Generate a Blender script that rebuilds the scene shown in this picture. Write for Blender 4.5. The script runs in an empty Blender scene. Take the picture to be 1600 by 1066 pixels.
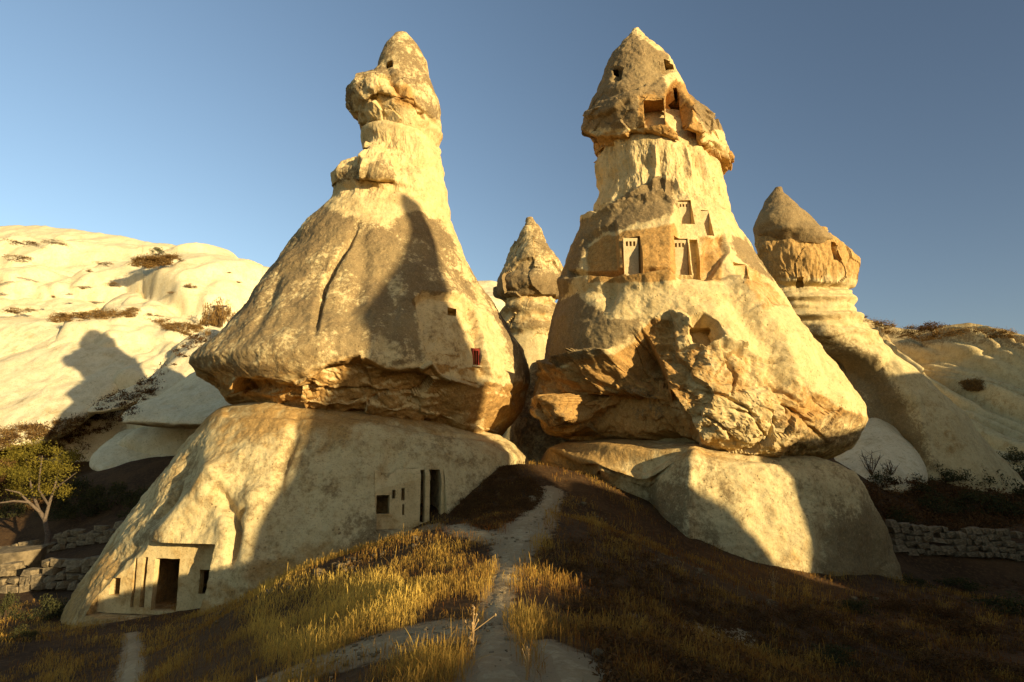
import bpy, bmesh, math, random, time
import numpy as np
from mathutils import Vector, Matrix
from mathutils.bvhtree import BVHTree
random.seed(7); rng = np.random.default_rng(7)
T0 = time.time()
S = bpy.context.scene
COL = S.collection
# ------------------------------------------------------------------ camera
PITCH = math.radians(10.0); F = 1067.0; EYE = 1.65
CP, SP = math.cos(PITCH), math.sin(PITCH)
cam = bpy.data.objects.new('camera', bpy.data.cameras.new('camera')); COL.objects.link(cam)
cam.location = (0, 0, EYE); cam.rotation_euler = (math.pi/2 + PITCH, 0, 0)
cam.data.sensor_width = 36; cam.data.lens = 24.0; cam.data.clip_end = 5000; cam.data.clip_start = 0.05
S.camera = cam
# ------------------------------------------------------------------ sky and sun
SUN_AZ = math.radians(46)      # to the right of straight behind the camera
SUN_EL = math.radians(10.0)
TOSUN = Vector((math.sin(SUN_AZ)*math.cos(SUN_EL), -math.cos(SUN_AZ)*math.cos(SUN_EL), math.sin(SUN_EL)))
w = bpy.data.worlds.new('World'); S.world = w; w.use_nodes = True
wn = w.node_tree.nodes; wl = w.node_tree.links
bg = wn['Background']; sky = wn.new('ShaderNodeTexSky'); sky.sky_type = 'NISHITA'; sky.sun_disc = False
sky.sun_elevation = SUN_EL; sky.sun_rotation = math.pi - SUN_AZ
sky.altitude = 1000; sky.air_density = 1.0; sky.dust_density = 1.6; sky.ozone_density = 1.5
tc = wn.new('ShaderNodeTexCoord'); sx_ = wn.new('ShaderNodeSeparateXYZ'); mr = wn.new('ShaderNodeMapRange'); mr.interpolation_type = 'SMOOTHSTEP'
wl.new(tc.outputs['Generated'], sx_.inputs[0]); wl.new(sx_.outputs[0], mr.inputs[0]); mr.inputs[1].default_value = -.75; mr.inputs[2].default_value = .75
mz = wn.new('ShaderNodeMix'); mz.data_type = 'RGBA'; mz.inputs[6].default_value = (1.62, 1.52, 1.40, 1); mz.inputs[7].default_value = (.84, .76, .73, 1); wl.new(mr.outputs[0], mz.inputs[0])
mm = wn.new('ShaderNodeMix'); mm.data_type = 'RGBA'; mm.blend_type = 'MULTIPLY'; mm.inputs[0].default_value = 1; wl.new(sky.outputs[0], mm.inputs[6]); wl.new(mz.outputs[2], mm.inputs[7]); wl.new(mm.outputs[2], bg.inputs[0]); bg.inputs[1].default_value = 0.088
sun = bpy.data.objects.new('sun', bpy.data.lights.new('sun', 'SUN')); COL.objects.link(sun)
sun.data.energy = 4.9; sun.data.angle = math.radians(0.5); sun.data.color = (1.0, 0.83, 0.53)
sun.rotation_euler = TOSUN.to_track_quat('Z', 'Y').to_euler(); sun.location = (60, -60, 40)
S.view_settings.view_transform = 'Standard'; S.view_settings.look = 'None'
S.view_settings.exposure = 0.88; S.view_settings.gamma = 1; S.view_settings.use_curve_mapping = False

# ------------------------------------------------------------------ helpers: picture <-> world
def P(px, py, Y):
    px, py, Y = np.asarray(px, float), np.asarray(py, float), np.asarray(Y, float)
    u = (px-800)/F; v = (533-py)/F
    t = Y/(CP - v*SP)
    return np.stack(np.broadcast_arrays(u*t, Y, EYE + (SP + v*CP)*t), -1)
def proj(V):
    x, y, z = V[..., 0], V[..., 1], V[..., 2]-EYE
    d = np.maximum(y*CP + z*SP, 0.01)
    return 800 + F*x/d, 533 - F*(z*CP - y*SP)/d
def pray(px, py):
    u = (px-800)/F; v = (533-py)/F
    return Vector((u, CP - v*SP, SP + v*CP)).normalized()
EYEV = np.array([0, 0, EYE])
# ------------------------------------------------------------------ helpers: noise
M32 = np.uint32
def hsh(i, j, k, seed):
    with np.errstate(over='ignore'):
        h = i.astype(M32)*M32(374761393) + j.astype(M32)*M32(668265263) + k.astype(M32)*M32(2246822519) + M32((seed*3266489917) & 0xffffffff)
        h = (h ^ (h >> M32(13)))*M32(1274126177); h = (h ^ (h >> M32(16)))*M32(2246822519); h ^= h >> M32(15)
    return h
def hf(i, j, k, seed): return hsh(i, j, k, seed).astype(np.float64)/4294967295.0
def noise(p, seed=0):
    p = np.asarray(p, float); i = np.floor(p).astype(np.int64); f = p-i; u = f*f*f*(f*(f*6-15)+10)
    r = 0
    for a in (0, 1):
        wa = u[:, 0] if a else 1-u[:, 0]
        for b in (0, 1):
            wb = u[:, 1] if b else 1-u[:, 1]
            for c in (0, 1):
                wc = u[:, 2] if c else 1-u[:, 2]
                h = hsh(i[:, 0]+a, i[:, 1]+b, i[:, 2]+c, seed)
                gx = (h & M32(1023)).astype(float)/511.5-1; gy = ((h >> M32(10)) & M32(1023)).astype(float)/511.5-1; gz = ((h >> M32(20)) & M32(1023)).astype(float)/511.5-1
                r = r + wa*wb*wc*(gx*(f[:, 0]-a)+gy*(f[:, 1]-b)+gz*(f[:, 2]-c))
    return r*1.2
def fbm(p, freq, octv=4, seed=0, gain=.5, ridged=False):
    p = np.asarray(p)*np.asarray(freq); a = 1; r = 0
    for o in range(octv):
        n = noise(p, seed+o*17)
        r = r + a*((1-np.abs(n)*2) if ridged else n); p = p*2.03+3.1; a *= gain
    return r
def worley(p, freq, seed=0, jit=.9):
    p = np.asarray(p)*np.asarray(freq); i = np.floor(p).astype(np.int64); n = len(p)
    f1 = np.full(n, 9.); f2 = np.full(n, 9.); rid = np.zeros(n); cell = np.zeros((n, 3)); 
    for a in (-1, 0, 1):
        for b in (-1, 0, 1):
            for c in (-1, 0, 1):
                q = i+np.array([a, b, c])
                cc = np.stack([q[:, k]+.5+jit*(hf(q[:, 0], q[:, 1], q[:, 2], seed+k)-.5) for k in range(3)], 1)
                d = np.sqrt(((cc-p)**2).sum(1)); m = d < f1
                f2 = np.where(m, f1, np.minimum(f2, d)); f1 = np.where(m, d, f1)
                rid = np.where(m, hf(q[:, 0], q[:, 1], q[:, 2], seed+9), rid); cell[m] = cc[m]
    return f1, f2, rid, p-cell
def facets(p, freq, seed=0, tilt=.6):
    f1, f2, rid, loc = worley(p, freq, seed)
    q = (rid*1e6).astype(np.int64); z = np.zeros_like(q)
    n = np.stack([hf(q, z, z, 31), hf(q, z, z, 32), hf(q, z, z, 33)], 1)*2-1
    return (rid-.5)+tilt*(n*loc).sum(1), f2-f1
def sstep(a, b, x):
    t = np.clip((x-a)/(b-a), 0, 1); return t*t*(3-2*t)
def seg_dist(px, py, pts, per=False):
    d = np.full(px.shape, 1e9); tt = np.zeros(px.shape); L = 0
    tot = sum(math.dist(pts[i], pts[i+1]) for i in range(len(pts)-1)) or 1
    for (x0, y0), (x1, y1) in zip(pts[:-1], pts[1:]):
        dx, dy = x1-x0, y1-y0; l2 = dx*dx+dy*dy
        t = np.clip(((px-x0)*dx+(py-y0)*dy)/l2, 0, 1); dd = np.hypot(px-x0-t*dx, py-y0-t*dy)
        m = dd < d; d = np.where(m, dd, d); tt = np.where(m, (L+t*math.sqrt(l2))/tot, tt); L += math.sqrt(l2)
    return (d, tt) if per else d
def poly_sd(px, py, poly):          # negative inside
    d = seg_dist(px, py, list(poly)+[poly[0]]); ins = np.zeros(px.shape, bool)
    n = len(poly)
    for i in range(n):
        x0, y0 = poly[i]; x1, y1 = poly[(i+1) % n]
        c = (y0 > py) != (y1 > py)
        with np.errstate(divide='ignore', invalid='ignore'):
            xx = (x1-x0)*(py-y0)/((y1-y0) if y1 != y0 else 1e-9)+x0
        ins ^= c & (px < xx)
    return np.where(ins, -d, d)
def inside(px, py, poly, soft=4): return sstep(soft, -soft, poly_sd(px, py, poly))
# ------------------------------------------------------------------ helpers: objects
def mesh_np(name, V, polys):
    me = bpy.data.meshes.new(name); V = np.ascontiguousarray(V, np.float32)
    if not isinstance(polys, list): polys = [polys]
    polys = [np.asarray(q, np.int32) for q in polys if len(q)]
    loops = np.concatenate([q.ravel() for q in polys]); tot = np.concatenate([np.full(len(q), q.shape[1], np.int32) for q in polys])
    me.vertices.add(len(V)); me.vertices.foreach_set('co', V.ravel())
    me.loops.add(len(loops)); me.loops.foreach_set('vertex_index', loops)
    me.polygons.add(len(tot)); st = np.concatenate([[0], np.cumsum(tot)[:-1]]).astype(np.int32)
    me.polygons.foreach_set('loop_start', st); me.polygons.foreach_set('loop_total', tot)
    me.update(calc_edges=True)
    return me
def smooth(me, ang=None):
    me.polygons.foreach_set('use_smooth', np.ones(len(me.polygons), bool))
    if ang: me.set_sharp_from_angle(angle=math.radians(ang))
def attr(me, name, a):
    at = me.attributes.get(name) or me.attributes.new(name, 'FLOAT', 'POINT'); at.data.foreach_set('value', np.asarray(a, np.float32))
def getV(me):
    a = np.empty(len(me.vertices)*3, np.float32); me.vertices.foreach_get('co', a); return a.reshape(-1, 3).astype(float)
def getN(me):
    a = np.empty(len(me.vertices)*3, np.float32); me.vertex_normals.foreach_get('vector', a); return a.reshape(-1, 3).astype(float)
def link(name, me, mat=None, parent=None):
    o = bpy.data.objects.new(name, me); COL.objects.link(o)
    if mat and not me.materials: me.materials.append(mat)
    if parent is not None:
        o.parent = parent
        off = Vector(parent.matrix_world.translation) if parent.type == 'EMPTY' else None
    return o
def tag(o, label=None, cat=None, group=None, kind=None):
    for k, v in (('label', label), ('category', cat), ('group', group), ('kind', kind)):
        if v: o[k] = v
    return o
def thing(name, loc, label, cat, group=None):
    o = bpy.data.objects.new(name, None); COL.objects.link(o); o.location = loc; o.empty_display_size = .3
    o['_loc'] = [float(c) for c in loc]
    return tag(o, label, cat, group)
def part(name, me, mat, parent):                     # me in world coordinates; rebased to the thing's base
    root = parent
    while root.parent: root = root.parent
    if me.users == 0 or True:
        me.transform(Matrix.Translation(-Vector(root['_loc'] if '_loc' in root else root.location)))
    o = bpy.data.objects.new(name, me); COL.objects.link(o); o.parent = parent
    if mat: me.materials.clear(); me.materials.append(mat)
    return o
def box_bm(bm, frame, x0, x1, z0, z1, y0, y1, n=1, jit=0.0, seed=0):
    """box in a local frame (origin, right, up, inward)"""
    O, R, U, I = frame
    n0 = len(bm.verts); r = bmesh.ops.create_cube(bm, size=1)
    if n > 1:
        es = list({e for v in r['verts'] for e in v.link_edges}); bmesh.ops.subdivide_edges(bm, edges=es, cuts=n-1, use_grid_fill=True)
    vs = list(bm.verts)[n0:]
    pts = np.array([v.co for v in vs])+.5
    L = np.stack([x0+(x1-x0)*pts[:, 0], y0+(y1-y0)*pts[:, 1], z0+(z1-z0)*pts[:, 2]], 1)
    if jit: L += jit*np.stack([noise(L*2.3+5, seed+k) for k in range(3)], 1)
    for v, l in zip(vs, L): v.co = O + R*l[0] + I*l[1] + U*l[2]
    return vs
def boolean(me, cutters, op='DIFFERENCE'):
    """me minus each cutter mesh, evaluated once"""
    o = bpy.data.objects.new('tmp', me); COL.objects.link(o); tmp = []
    for c in cutters:
        co = bpy.data.objects.new('tmpc', c); COL.objects.link(co); tmp.append(co)
        m = o.modifiers.new('b', 'BOOLEAN'); m.operation = op; m.object = co; m.solver = BSOLVER
    dg = bpy.context.evaluated_depsgraph_get(); dg.update()
    out = bpy.data.meshes.new_from_object(o.evaluated_get(dg), preserve_all_data_layers=True, depsgraph=dg)
    bpy.data.objects.remove(o)
    for c in tmp: bpy.data.objects.remove(c)
    if len(out.vertices) == 0: print('BOOLEAN EMPTY', me.name); return me
    return out
BSOLVER = 'MANIFOLD'
def bm_mesh(name, bm):
    bmesh.ops.recalc_face_normals(bm, faces=bm.faces); bmesh.ops.triangulate(bm, faces=bm.faces[:])
    me = bpy.data.meshes.new(name); bm.to_mesh(me); bm.free(); return me
# ------------------------------------------------------------------ materials
def mat_new(name):
    m = bpy.data.materials.new(name); m.use_nodes = True; nt = m.node_tree
    b = nt.nodes['Principled BSDF']; b.inputs['Roughness'].default_value = .95; b.inputs['Specular IOR Level'].default_value = .12
    return m, nt, b
def N(nt, t, **kw):
    n = nt.nodes.new(t)
    for k, v in kw.items():
        if k.startswith('i_'): n.inputs[int(k[2:])].default_value = v
        else: setattr(n, k, v)
    return n
def ntex(nt, co, scale, detail=6, rough=.6, dist=0.):
    n = N(nt, 'ShaderNodeTexNoise'); n.inputs['Scale'].default_value = scale; n.inputs['Detail'].default_value = detail
    n.inputs['Roughness'].default_value = rough; n.inputs['Distortion'].default_value = dist
    nt.links.new(co, n.inputs['Vector']); return n.outputs['Fac']
def mth(nt, op, a, b=None, c=None, clamp=False):
    n = N(nt, 'ShaderNodeMath', operation=op, use_clamp=clamp)
    for i, x in enumerate((a, b, c)):
        if x is None: continue
        if isinstance(x, (int, float)): n.inputs[i].default_value = x
        else: nt.links.new(x, n.inputs[i])
    return n.outputs[0]
def mapr(nt, x, a, b, c=0., d=1.):
    n = N(nt, 'ShaderNodeMapRange', interpolation_type='SMOOTHSTEP'); nt.links.new(x, n.inputs[0])
    for i, v in zip((1, 2, 3, 4), (a, b, c, d)): n.inputs[i].default_value = v
    return n.outputs[0]
def mix(nt, f, a, b, mode='MIX'):
    n = N(nt, 'ShaderNodeMix', data_type='RGBA', blend_type=mode)
    for s, x in ((n.inputs[0], f), (n.inputs[6], a), (n.inputs[7], b)):
        if isinstance(x, (int, float)): s.default_value = x
        elif isinstance(x, tuple): s.default_value = (*x, 1)
        else: nt.links.new(x, s)
    return n.outputs[2]
def rock_mat(name, pale, pale2, patina, ochre, bump=1.0, hscale=1.0):
    m, nt, b = mat_new(name); L = nt.links
    co = N(nt, 'ShaderNodeTexCoord').outputs['Object']
    at = lambda n: N(nt, 'ShaderNodeAttribute', attribute_name=n).outputs['Fac']
    big = ntex(nt, co, .35*hscale, 5, .6); mid = ntex(nt, co, 1.6*hscale, 8, .68, .3); fine = ntex(nt, co, 5.5*hscale, 9, .74); grit = ntex(nt, co, 17*hscale, 5, .72)
    mp = N(nt, 'ShaderNodeMapping'); L.new(co, mp.inputs[0]); mp.inputs['Scale'].default_value = (1.3, 1.3, .16)
    streak = ntex(nt, mp.outputs[0], 1.5*hscale, 6, .6)
    c = mix(nt, mapr(nt, mth(nt, 'ADD', mth(nt, 'MULTIPLY', mid, .5), mth(nt, 'MULTIPLY', fine, .5)), .38, .64), pale, pale2)
    c = mix(nt, mth(nt, 'MULTIPLY', mapr(nt, streak, .5, .72), .42), c, tuple(.62*x for x in pale2))
    # warm fresh breaks
    oc = mth(nt, 'ADD', at('ochre'), mth(nt, 'MULTIPLY', mth(nt, 'SUBTRACT', mid, .5), 1.5))
    oc = mth(nt, 'MULTIPLY', mapr(nt, oc, .25, .8), mapr(nt, at('ochre'), 0.02, .2))
    c = mix(nt, oc, c, mix(nt, mapr(nt, fine, .35, .7), ochre, tuple(.6*x for x in ochre)))
    # lichen patina, broken up at three scales
    br = mth(nt, 'ADD', mth(nt, 'MULTIPLY', mth(nt, 'SUBTRACT', mid, .5), 1.0), mth(nt, 'MULTIPLY', mth(nt, 'SUBTRACT', fine, .5), 2.0))
    pa = mapr(nt, mth(nt, 'ADD', at('patina'), br), .3, .75)
    pa = mth(nt, 'MULTIPLY', pa, mapr(nt, at('patina'), .0, .25))
    pcol = mix(nt, mapr(nt, fine, .38, .66), patina, tuple(1.75*x for x in patina))
    pcol = mix(nt, mth(nt, 'MULTIPLY', mapr(nt, big, .45, .65), .45), pcol, tuple(a*.5+q*.5 for a, q in zip(pale2, patina)))
    c = mix(nt, mth(nt, 'MULTIPLY', pa, .9), c, pcol)
    # speckle: dark grit and light grains
    c = mix(nt, mth(nt, 'MULTIPLY', mapr(nt, grit, .53, .68), .55), c, tuple(.7*x for x in patina))
    c = mix(nt, mth(nt, 'MULTIPLY', mapr(nt, grit, .46, .32), .40), c, pale)
    pit = N(nt, 'ShaderNodeTexVoronoi', feature='F1'); L.new(co, pit.inputs['Vector']); pit.inputs['Scale'].default_value = 5.5*hscale; pit.inputs['Randomness'].default_value = 1
    pm = mth(nt, 'MULTIPLY', mapr(nt, pit.outputs['Distance'], .22, .10), mapr(nt, mid, .5, .62))
    c = mix(nt, mth(nt, 'MULTIPLY', pm, .55), c, tuple(.6*x for x in patina))
    cn = ntex(nt, co, .45*hscale, 2.5, .5, .4); ck = mth(nt, 'MULTIPLY', mapr(nt, mth(nt, 'ABSOLUTE', mth(nt, 'SUBTRACT', cn, .5)), .009, .001), mapr(nt, big, .56, .62))
    c = mix(nt, mth(nt, 'MULTIPLY', ck, .0), c, tuple(.7*x for x in patina))
    L.new(c, b.inputs['Base Color'])
    h = mth(nt, 'ADD', mth(nt, 'MULTIPLY', mid, .16), mth(nt, 'ADD', mth(nt, 'MULTIPLY', pm, -.06), mth(nt, 'MULTIPLY', ck, .0))); h = mth(nt, 'ADD', h, mth(nt, 'MULTIPLY', mid, .0), mth(nt, 'ADD', mth(nt, 'MULTIPLY', fine, .13), mth(nt, 'MULTIPLY', grit, .06)))
    bp = N(nt, 'ShaderNodeBump'); bp.inputs['Strength'].default_value = .75*bump; bp.inputs['Distance'].default_value = 1.0
    L.new(h, bp.inputs['Height']); L.new(bp.outputs[0], b.inputs['Normal'])
    return m
M_rock = rock_mat('chimney_tuff', (.66, .49, .22), (.50, .345, .135), (.125, .081, .035), (.46, .25, .07))
M_base = rock_mat('base_tuff', (.62, .475, .22), (.48, .345, .145), (.16, .108, .045), (.48, .28, .085), bump=1.0)
M_white = rock_mat('white_tuff', (.71, .595, .345), (.61, .485, .255), (.26, .18, .08), (.55, .37, .14), bump=.55, hscale=.5)
M_carved = rock_mat('carved_tuff', (.64, .475, .215), (.53, .37, .15), (.20, .135, .06), (.44, .25, .07), bump=.7)
M_plaster = rock_mat('panel_plaster', (.58, .44, .22), (.46, .33, .15), (.25, .17, .08), (.5, .31, .11), bump=.5)

def soil_mat(name, a, b_, c_, dust=None):
    m, nt, b = mat_new(name); co = N(nt, 'ShaderNodeTexCoord').outputs['Object']
    big = ntex(nt, co, .5, 6, .65); fine = ntex(nt, co, 7, 8, .7); grit = ntex(nt, co, 40, 5, .7)
    c = mix(nt, mapr(nt, big, .38, .62), a, b_); c = mix(nt, mapr(nt, fine, .45, .7), c, c_)
    if dust:
        du = N(nt, 'ShaderNodeAttribute', attribute_name='dust').outputs['Fac']; du = mth(nt, 'ADD', du, mth(nt, 'MULTIPLY', mth(nt, 'SUBTRACT', fine, .5), 1.6))
        c = mix(nt, mth(nt, 'MULTIPLY', mapr(nt, du, .35, .8), .8), c, dust)
    c = mix(nt, mth(nt, 'MULTIPLY', mapr(nt, grit, .55, .7), .5), c, tuple(.4*x for x in b_))
    nt.links.new(c, b.inputs['Base Color'])
    bp = N(nt, 'ShaderNodeBump'); bp.inputs['Strength'].default_value = .8
    h = mth(nt, 'ADD', mth(nt, 'MULTIPLY', fine, .06), mth(nt, 'MULTIPLY', grit, .02)); nt.links.new(h, bp.inputs['Height']); bp.inputs['Distance'].default_value = 1
    nt.links.new(bp.outputs[0], b.inputs['Normal']); return m
M_soil = soil_mat('dry_soil', (.09, .046, .016), (.05, .025, .009), (.13, .072, .026), (.42, .30, .15))
M_path = soil_mat('path_dust', (.42, .30, .15), (.34, .235, .11), (.50, .38, .20))
def leaf_mat(name, c0, c1, trans=.35, att='tint'):
    m, nt, b = mat_new(name); L = nt.links
    t = N(nt, 'ShaderNodeAttribute', attribute_name=att).outputs['Fac']
    c = mix(nt, t, c0, c1); L.new(c, b.inputs['Base Color'])
    tr = N(nt, 'ShaderNodeBsdfTranslucent'); L.new(c, tr.inputs[0]); ms = N(nt, 'ShaderNodeMixShader'); ms.inputs[0].default_value = trans
    L.new(b.outputs[0], ms.inputs[1]); L.new(tr.outputs[0], ms.inputs[2]); L.new(ms.outputs[0], nt.nodes['Material Output'].inputs[0]); return m
M_grass = leaf_mat('dry_grass_blades', (.17, .052, .008), (.74, .48, .09))
M_scrub = leaf_mat('brown_scrub', (.055, .026, .009), (.17, .085, .026), .25)
M_leaf = leaf_mat('tree_leaves', (.10, .085, .012), (.32, .235, .03), .4)
M_bush = leaf_mat('bush_leaves', (.035, .036, .012), (.085, .075, .022), .25)
M_straw = leaf_mat('thistle_straw', (.30, .17, .06), (.55, .36, .15), .2)
def flat_mat(name, col, sc=12, var=.5):
    m, nt, b = mat_new(name); co = N(nt, 'ShaderNodeTexCoord').outputs['Object']
    n = ntex(nt, co, sc, 5, .65); c = mix(nt, mapr(nt, n, .3, .7), tuple(x*(1-var) for x in col), col); nt.links.new(c, b.inputs['Base Color'])
    bp = N(nt, 'ShaderNodeBump'); bp.inputs['Strength'].default_value = .5; bp.inputs['Distance'].default_value = .05; nt.links.new(n, bp.inputs['Height']); nt.links.new(bp.outputs[0], b.inputs['Normal'])
    return m
M_bark = flat_mat('bark', (.17, .12, .075)); M_twig = flat_mat('dry_twigs', (.13, .08, .04))
M_stone = flat_mat('field_stone', (.27, .195, .10), 4, .6); M_clod = flat_mat('soil_clods', (.22, .15, .07), 9); M_dark = flat_mat('recess_shade', (.045, .03, .015))
M_dry = leaf_mat('dry_hill_shrub', (.13, .068, .02), (.34, .20, .06), .3); M_red = flat_mat('red_painted_wood', (.24, .035, .02), 20)
def bvh_of(me):
    f = np.empty(len(me.loops), np.int32); me.loops.foreach_get('vertex_index', f); k = len(me.polygons[0].vertices)
    return BVHTree.FromPolygons(getV(me).tolist(), f.reshape(-1, k).tolist())
# ------------------------------------------------------------------ terrain
CTRL = [(780,1066,5.3),(770,980,7.3),(785,900,10.2),(800,850,13.8),(840,800,19),(858,770,24),(792,726,27.5),(742,770,25.6),(706,812,24.8),(745,812,23),
 (640,834,24.0),(675,822,24.6),(655,829,24.2),(700,832,23),(720,838,21),(600,846,23.4),(640,860,21),(905,768,24.5),(960,802,23.6),(1000,845,22.2),(1090,876,21.3),(1200,928,20.8),(1290,942,21.3),(1405,912,25),
 (900,850,14),(1000,950,11.5),(1150,1000,12),(1300,1066,11.5),(1600,1066,14),(1600,950,22),(1405,872,32.6),(1500,876,33.2),(1640,884,33.8),(1750,890,34),(1420,830,34.6),(1500,832,35.4),(1640,838,36),(1760,842,36.4),(950,1066,5.8),
 (1330,742,37),(1400,746,42),(1460,742,45),(1560,738,52),(1400,795,37),(1500,812,38.5),(1640,800,41),(560,990,8.8),(450,1060,7.5),(640,900,13),(500,900,15),(430,908,16),(330,985,18),(360,960,18.5),(240,1050,14),(100,1060,16),
 (0,1000,21),(340,954,23.4),(250,962,23.9),(150,975,25.3),(480,885,20.2),(560,865,20.3),(60,850,43),(0,760,56),(150,738,50),(0,675,60),(250,724,49),(330,724,48),(100,900,34),
 (0,900,36),(830,745,31),(860,760,36)]
cp = [P(*c) for c in CTRL]
cp += [np.array(v, float) for v in [(0,0,0),(0,-10,.1),(0,2.5,.0),(10,0,-2),(-9,0,-2.3),(20,-10,-3),(-20,-10,-3.5),(30,10,-3),(-30,10,-4),(0,-30,-.5),(30,-30,-3),(-30,-30,-3),
     (50,30,-3),(-50,30,-3),(0,40,0),(0,60,0),(50,60,.5),(-60,60,4),(20,60,0),(-20,60,1.5),(-70,80,6),(70,80,2),(0,80,0),(-50,0,-3),(55,0,-3)]]
cp = np.array(cp)
def tps(r2): return np.where(r2 > 0, .5*r2*np.log(np.maximum(r2, 1e-12)), 0)
_c = cp[:, :2]/20; n_ = len(_c)
_K = tps(((_c[:, None]-_c[None])**2).sum(2)) + .003*np.eye(n_); _Q = np.hstack([np.ones((n_, 1)), _c])
_A = np.block([[_K, _Q], [_Q.T, np.zeros((3, 3))]]); _w = np.linalg.solve(_A, np.concatenate([cp[:, 2], np.zeros(3)]))
def hterr(x, y, detail=True):
    x = np.asarray(x, float).ravel(); y = np.asarray(y, float).ravel(); q = np.stack([x, y], 1)/20
    z = np.empty(len(q))
    for s in range(0, len(q), 40000):
        e = q[s:s+40000]; z[s:s+40000] = tps(((e[:, None]-_c[None])**2).sum(2))@_w[:n_] + _w[n_] + e@_w[n_+1:]
    k = sstep(68, 95, np.hypot(x, y-20)); z = z*(1-k) - 3*k
    if detail:
        p = np.stack([x, y, 0*x], 1); z = z + .07*fbm(p, .45, 4, 3) + .02*noise(p*3.1, 8)
    return z
gx = np.unique(np.concatenate([np.linspace(-1200, -60, 14), np.arange(-60, -18, .8), np.arange(-18, 20, .14), np.arange(20, 60, .8), np.linspace(60, 1200, 14)]))
gy = np.unique(np.concatenate([np.linspace(-1200, -45, 12), np.arange(-45, 3, 1.2), np.arange(3, 30, .14), np.arange(30, 90, .8), np.linspace(90, 2500, 14)]))
GX, GY = np.meshgrid(gx, gy); GZ = hterr(GX, GY).reshape(GX.shape)
nx, ny = len(gx), len(gy); idx = np.arange(nx*ny).reshape(ny, nx)
me = mesh_np('ground', np.stack([GX.ravel(), GY.ravel(), GZ.ravel()], 1), np.stack([idx[:-1, :-1], idx[:-1, 1:], idx[1:, 1:], idx[1:, :-1]], -1).reshape(-1, 4))
smooth(me); tag(link('ground', me, M_soil), 'dry brown soil sloping down on both sides of the ridge', None, None, 'structure')
GB = bvh_of(me)
def ground_at(px, py):                               # first hit of the pixel's ray with the terrain
    d = pray(px, py); h = GB.ray_cast(Vector((0, 0, EYE)), d)
    return h[0] if h[0] is not None else Vector((0, 0, EYE))+d*90
PATHS = []
def path_strip(name, pts, label, n=260, m=30, seed=0):
    """pts: (px, py, half width in metres)"""
    c = np.array([[*ground_at(a, b)][:2]+[h] for a, b, h in pts])
    for _ in range(2): c = np.concatenate([c[:1], *[np.stack([.75*a+.25*b, .25*a+.75*b]) for a, b in zip(c[:-1], c[1:])], c[-1:]])
    s = np.concatenate([[0], np.cumsum(np.hypot(*np.diff(c[:, :2], axis=0).T))]); t = np.linspace(0, s[-1], n)
    c = np.stack([np.interp(t, s, c[:, k]) for k in range(3)], 1); tg = np.gradient(c[:, :2], axis=0); tg /= np.linalg.norm(tg, axis=1)[:, None]
    nr = np.stack([tg[:, 1], -tg[:, 0]], 1); PATHS.append(c)
    V = []
    for j in range(m):
        a = j/(m-1)*2-1
        e = 1 + .45*noise(np.stack([t*1.1, np.full(n, 3.*np.sign(a)), np.full(n, seed)], 1), 5)+.25*noise(np.stack([t*4, np.full(n, 3.*np.sign(a)), np.full(n, seed)], 1), 6)
        xy = c[:, :2]+nr*(a*c[:, 2]*e)[:, None]
        z = hterr(xy[:, 0], xy[:, 1]) + .034*(1-abs(a)**2.2) - .022
        V.append(np.stack([xy[:, 0], xy[:, 1], z], 1))
    V = np.stack(V, 1).reshape(-1, 3); V[:, 2] += .014*fbm(V, 3, 3, 4, .55)
    ix = np.arange(n*m).reshape(n, m)
    me = mesh_np(name, V, np.stack([ix[:-1, :-1], ix[:-1, 1:], ix[1:, 1:], ix[1:, :-1]], -1).reshape(-1, 4)); smooth(me)
    return tag(link(name, me, M_path), label, None, None, 'structure')
path_strip('path', [(775,1200,.36),(778,1066,.23),(772,1000,.17),(774,950,.13),(786,900,.15),(800,860,.25),(822,828,.42),(842,798,.36),(857,768,.34)], 'pale dusty footpath climbing to the saddle')
path_strip('side_path', [(806,842,.3),(760,838,.2),(715,829,.2),(680,822,.35),(640,833,.3)], 'thin side path to the cave doors', 60, 12, 2)
path_strip('dirt_track', [(745,985,.25),(680,990,.4),(600,1005,.45),(520,1030,.42),(430,1062,.35),(330,1120,.3)], 'bare dirt track curving left below the lit grass', 90, 18, 3)
path_strip('dirt_patch', [(850,1005,.1),(885,1035,.22),(920,1066,.3),(960,1110,.3)], 'bare dirt beside the footpath', 60, 14, 4)
path_strip('bare_patch', [(1080,985,.12),(1110,996,.3),(1150,1000,.3),(1165,990,.1)], 'small pale bare patch on the right slope', 40, 12, 5)
path_strip('lower_track', [(205,990,.14),(208,1020,.16),(200,1066,.16),(190,1120,.16)], 'faint track below the left cave front', 50, 12, 6)
# ------------------------------------------------------------------ lofted rocks
def loft(rows, Y0, nuf=420, nub=70, nv=360, ky=1.0, pw=2.0, sm=1.5):
    R = np.array([(*r, 0)[:5] for r in rows], float); R0 = R.copy(); L = len(R)
    for _ in range(4):
        px, py = proj(loft0(R, Y0, 90, 24, 220, ky, pw, sm)); px, py = px.ravel(), py.ravel()
        for i in range(1, L-1):
            for c, f, sg in ((0, np.min, 1), (2, np.max, -1)):
                m = np.abs(py-R0[i, c+1]) < 4
                if m.any(): R[i, c] = np.clip(R[i, c]+.6*np.clip(R0[i, c]-f(px[m]), -14, 14), R0[i, c]-40, R0[i, c]+40)
        q = R.copy(); R[2:-2, 0::2][:, :2] = (.5*q[2:-2]+.25*q[1:-3]+.25*q[3:-1])[:, 0::2][:, :2]-(.5*R0[2:-2]+.25*R0[1:-3]+.25*R0[3:-1])[:, 0::2][:, :2]+R0[2:-2, 0::2][:, :2]
    return loft0(R, Y0, nuf, nub, nv, ky, pw, sm)
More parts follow.
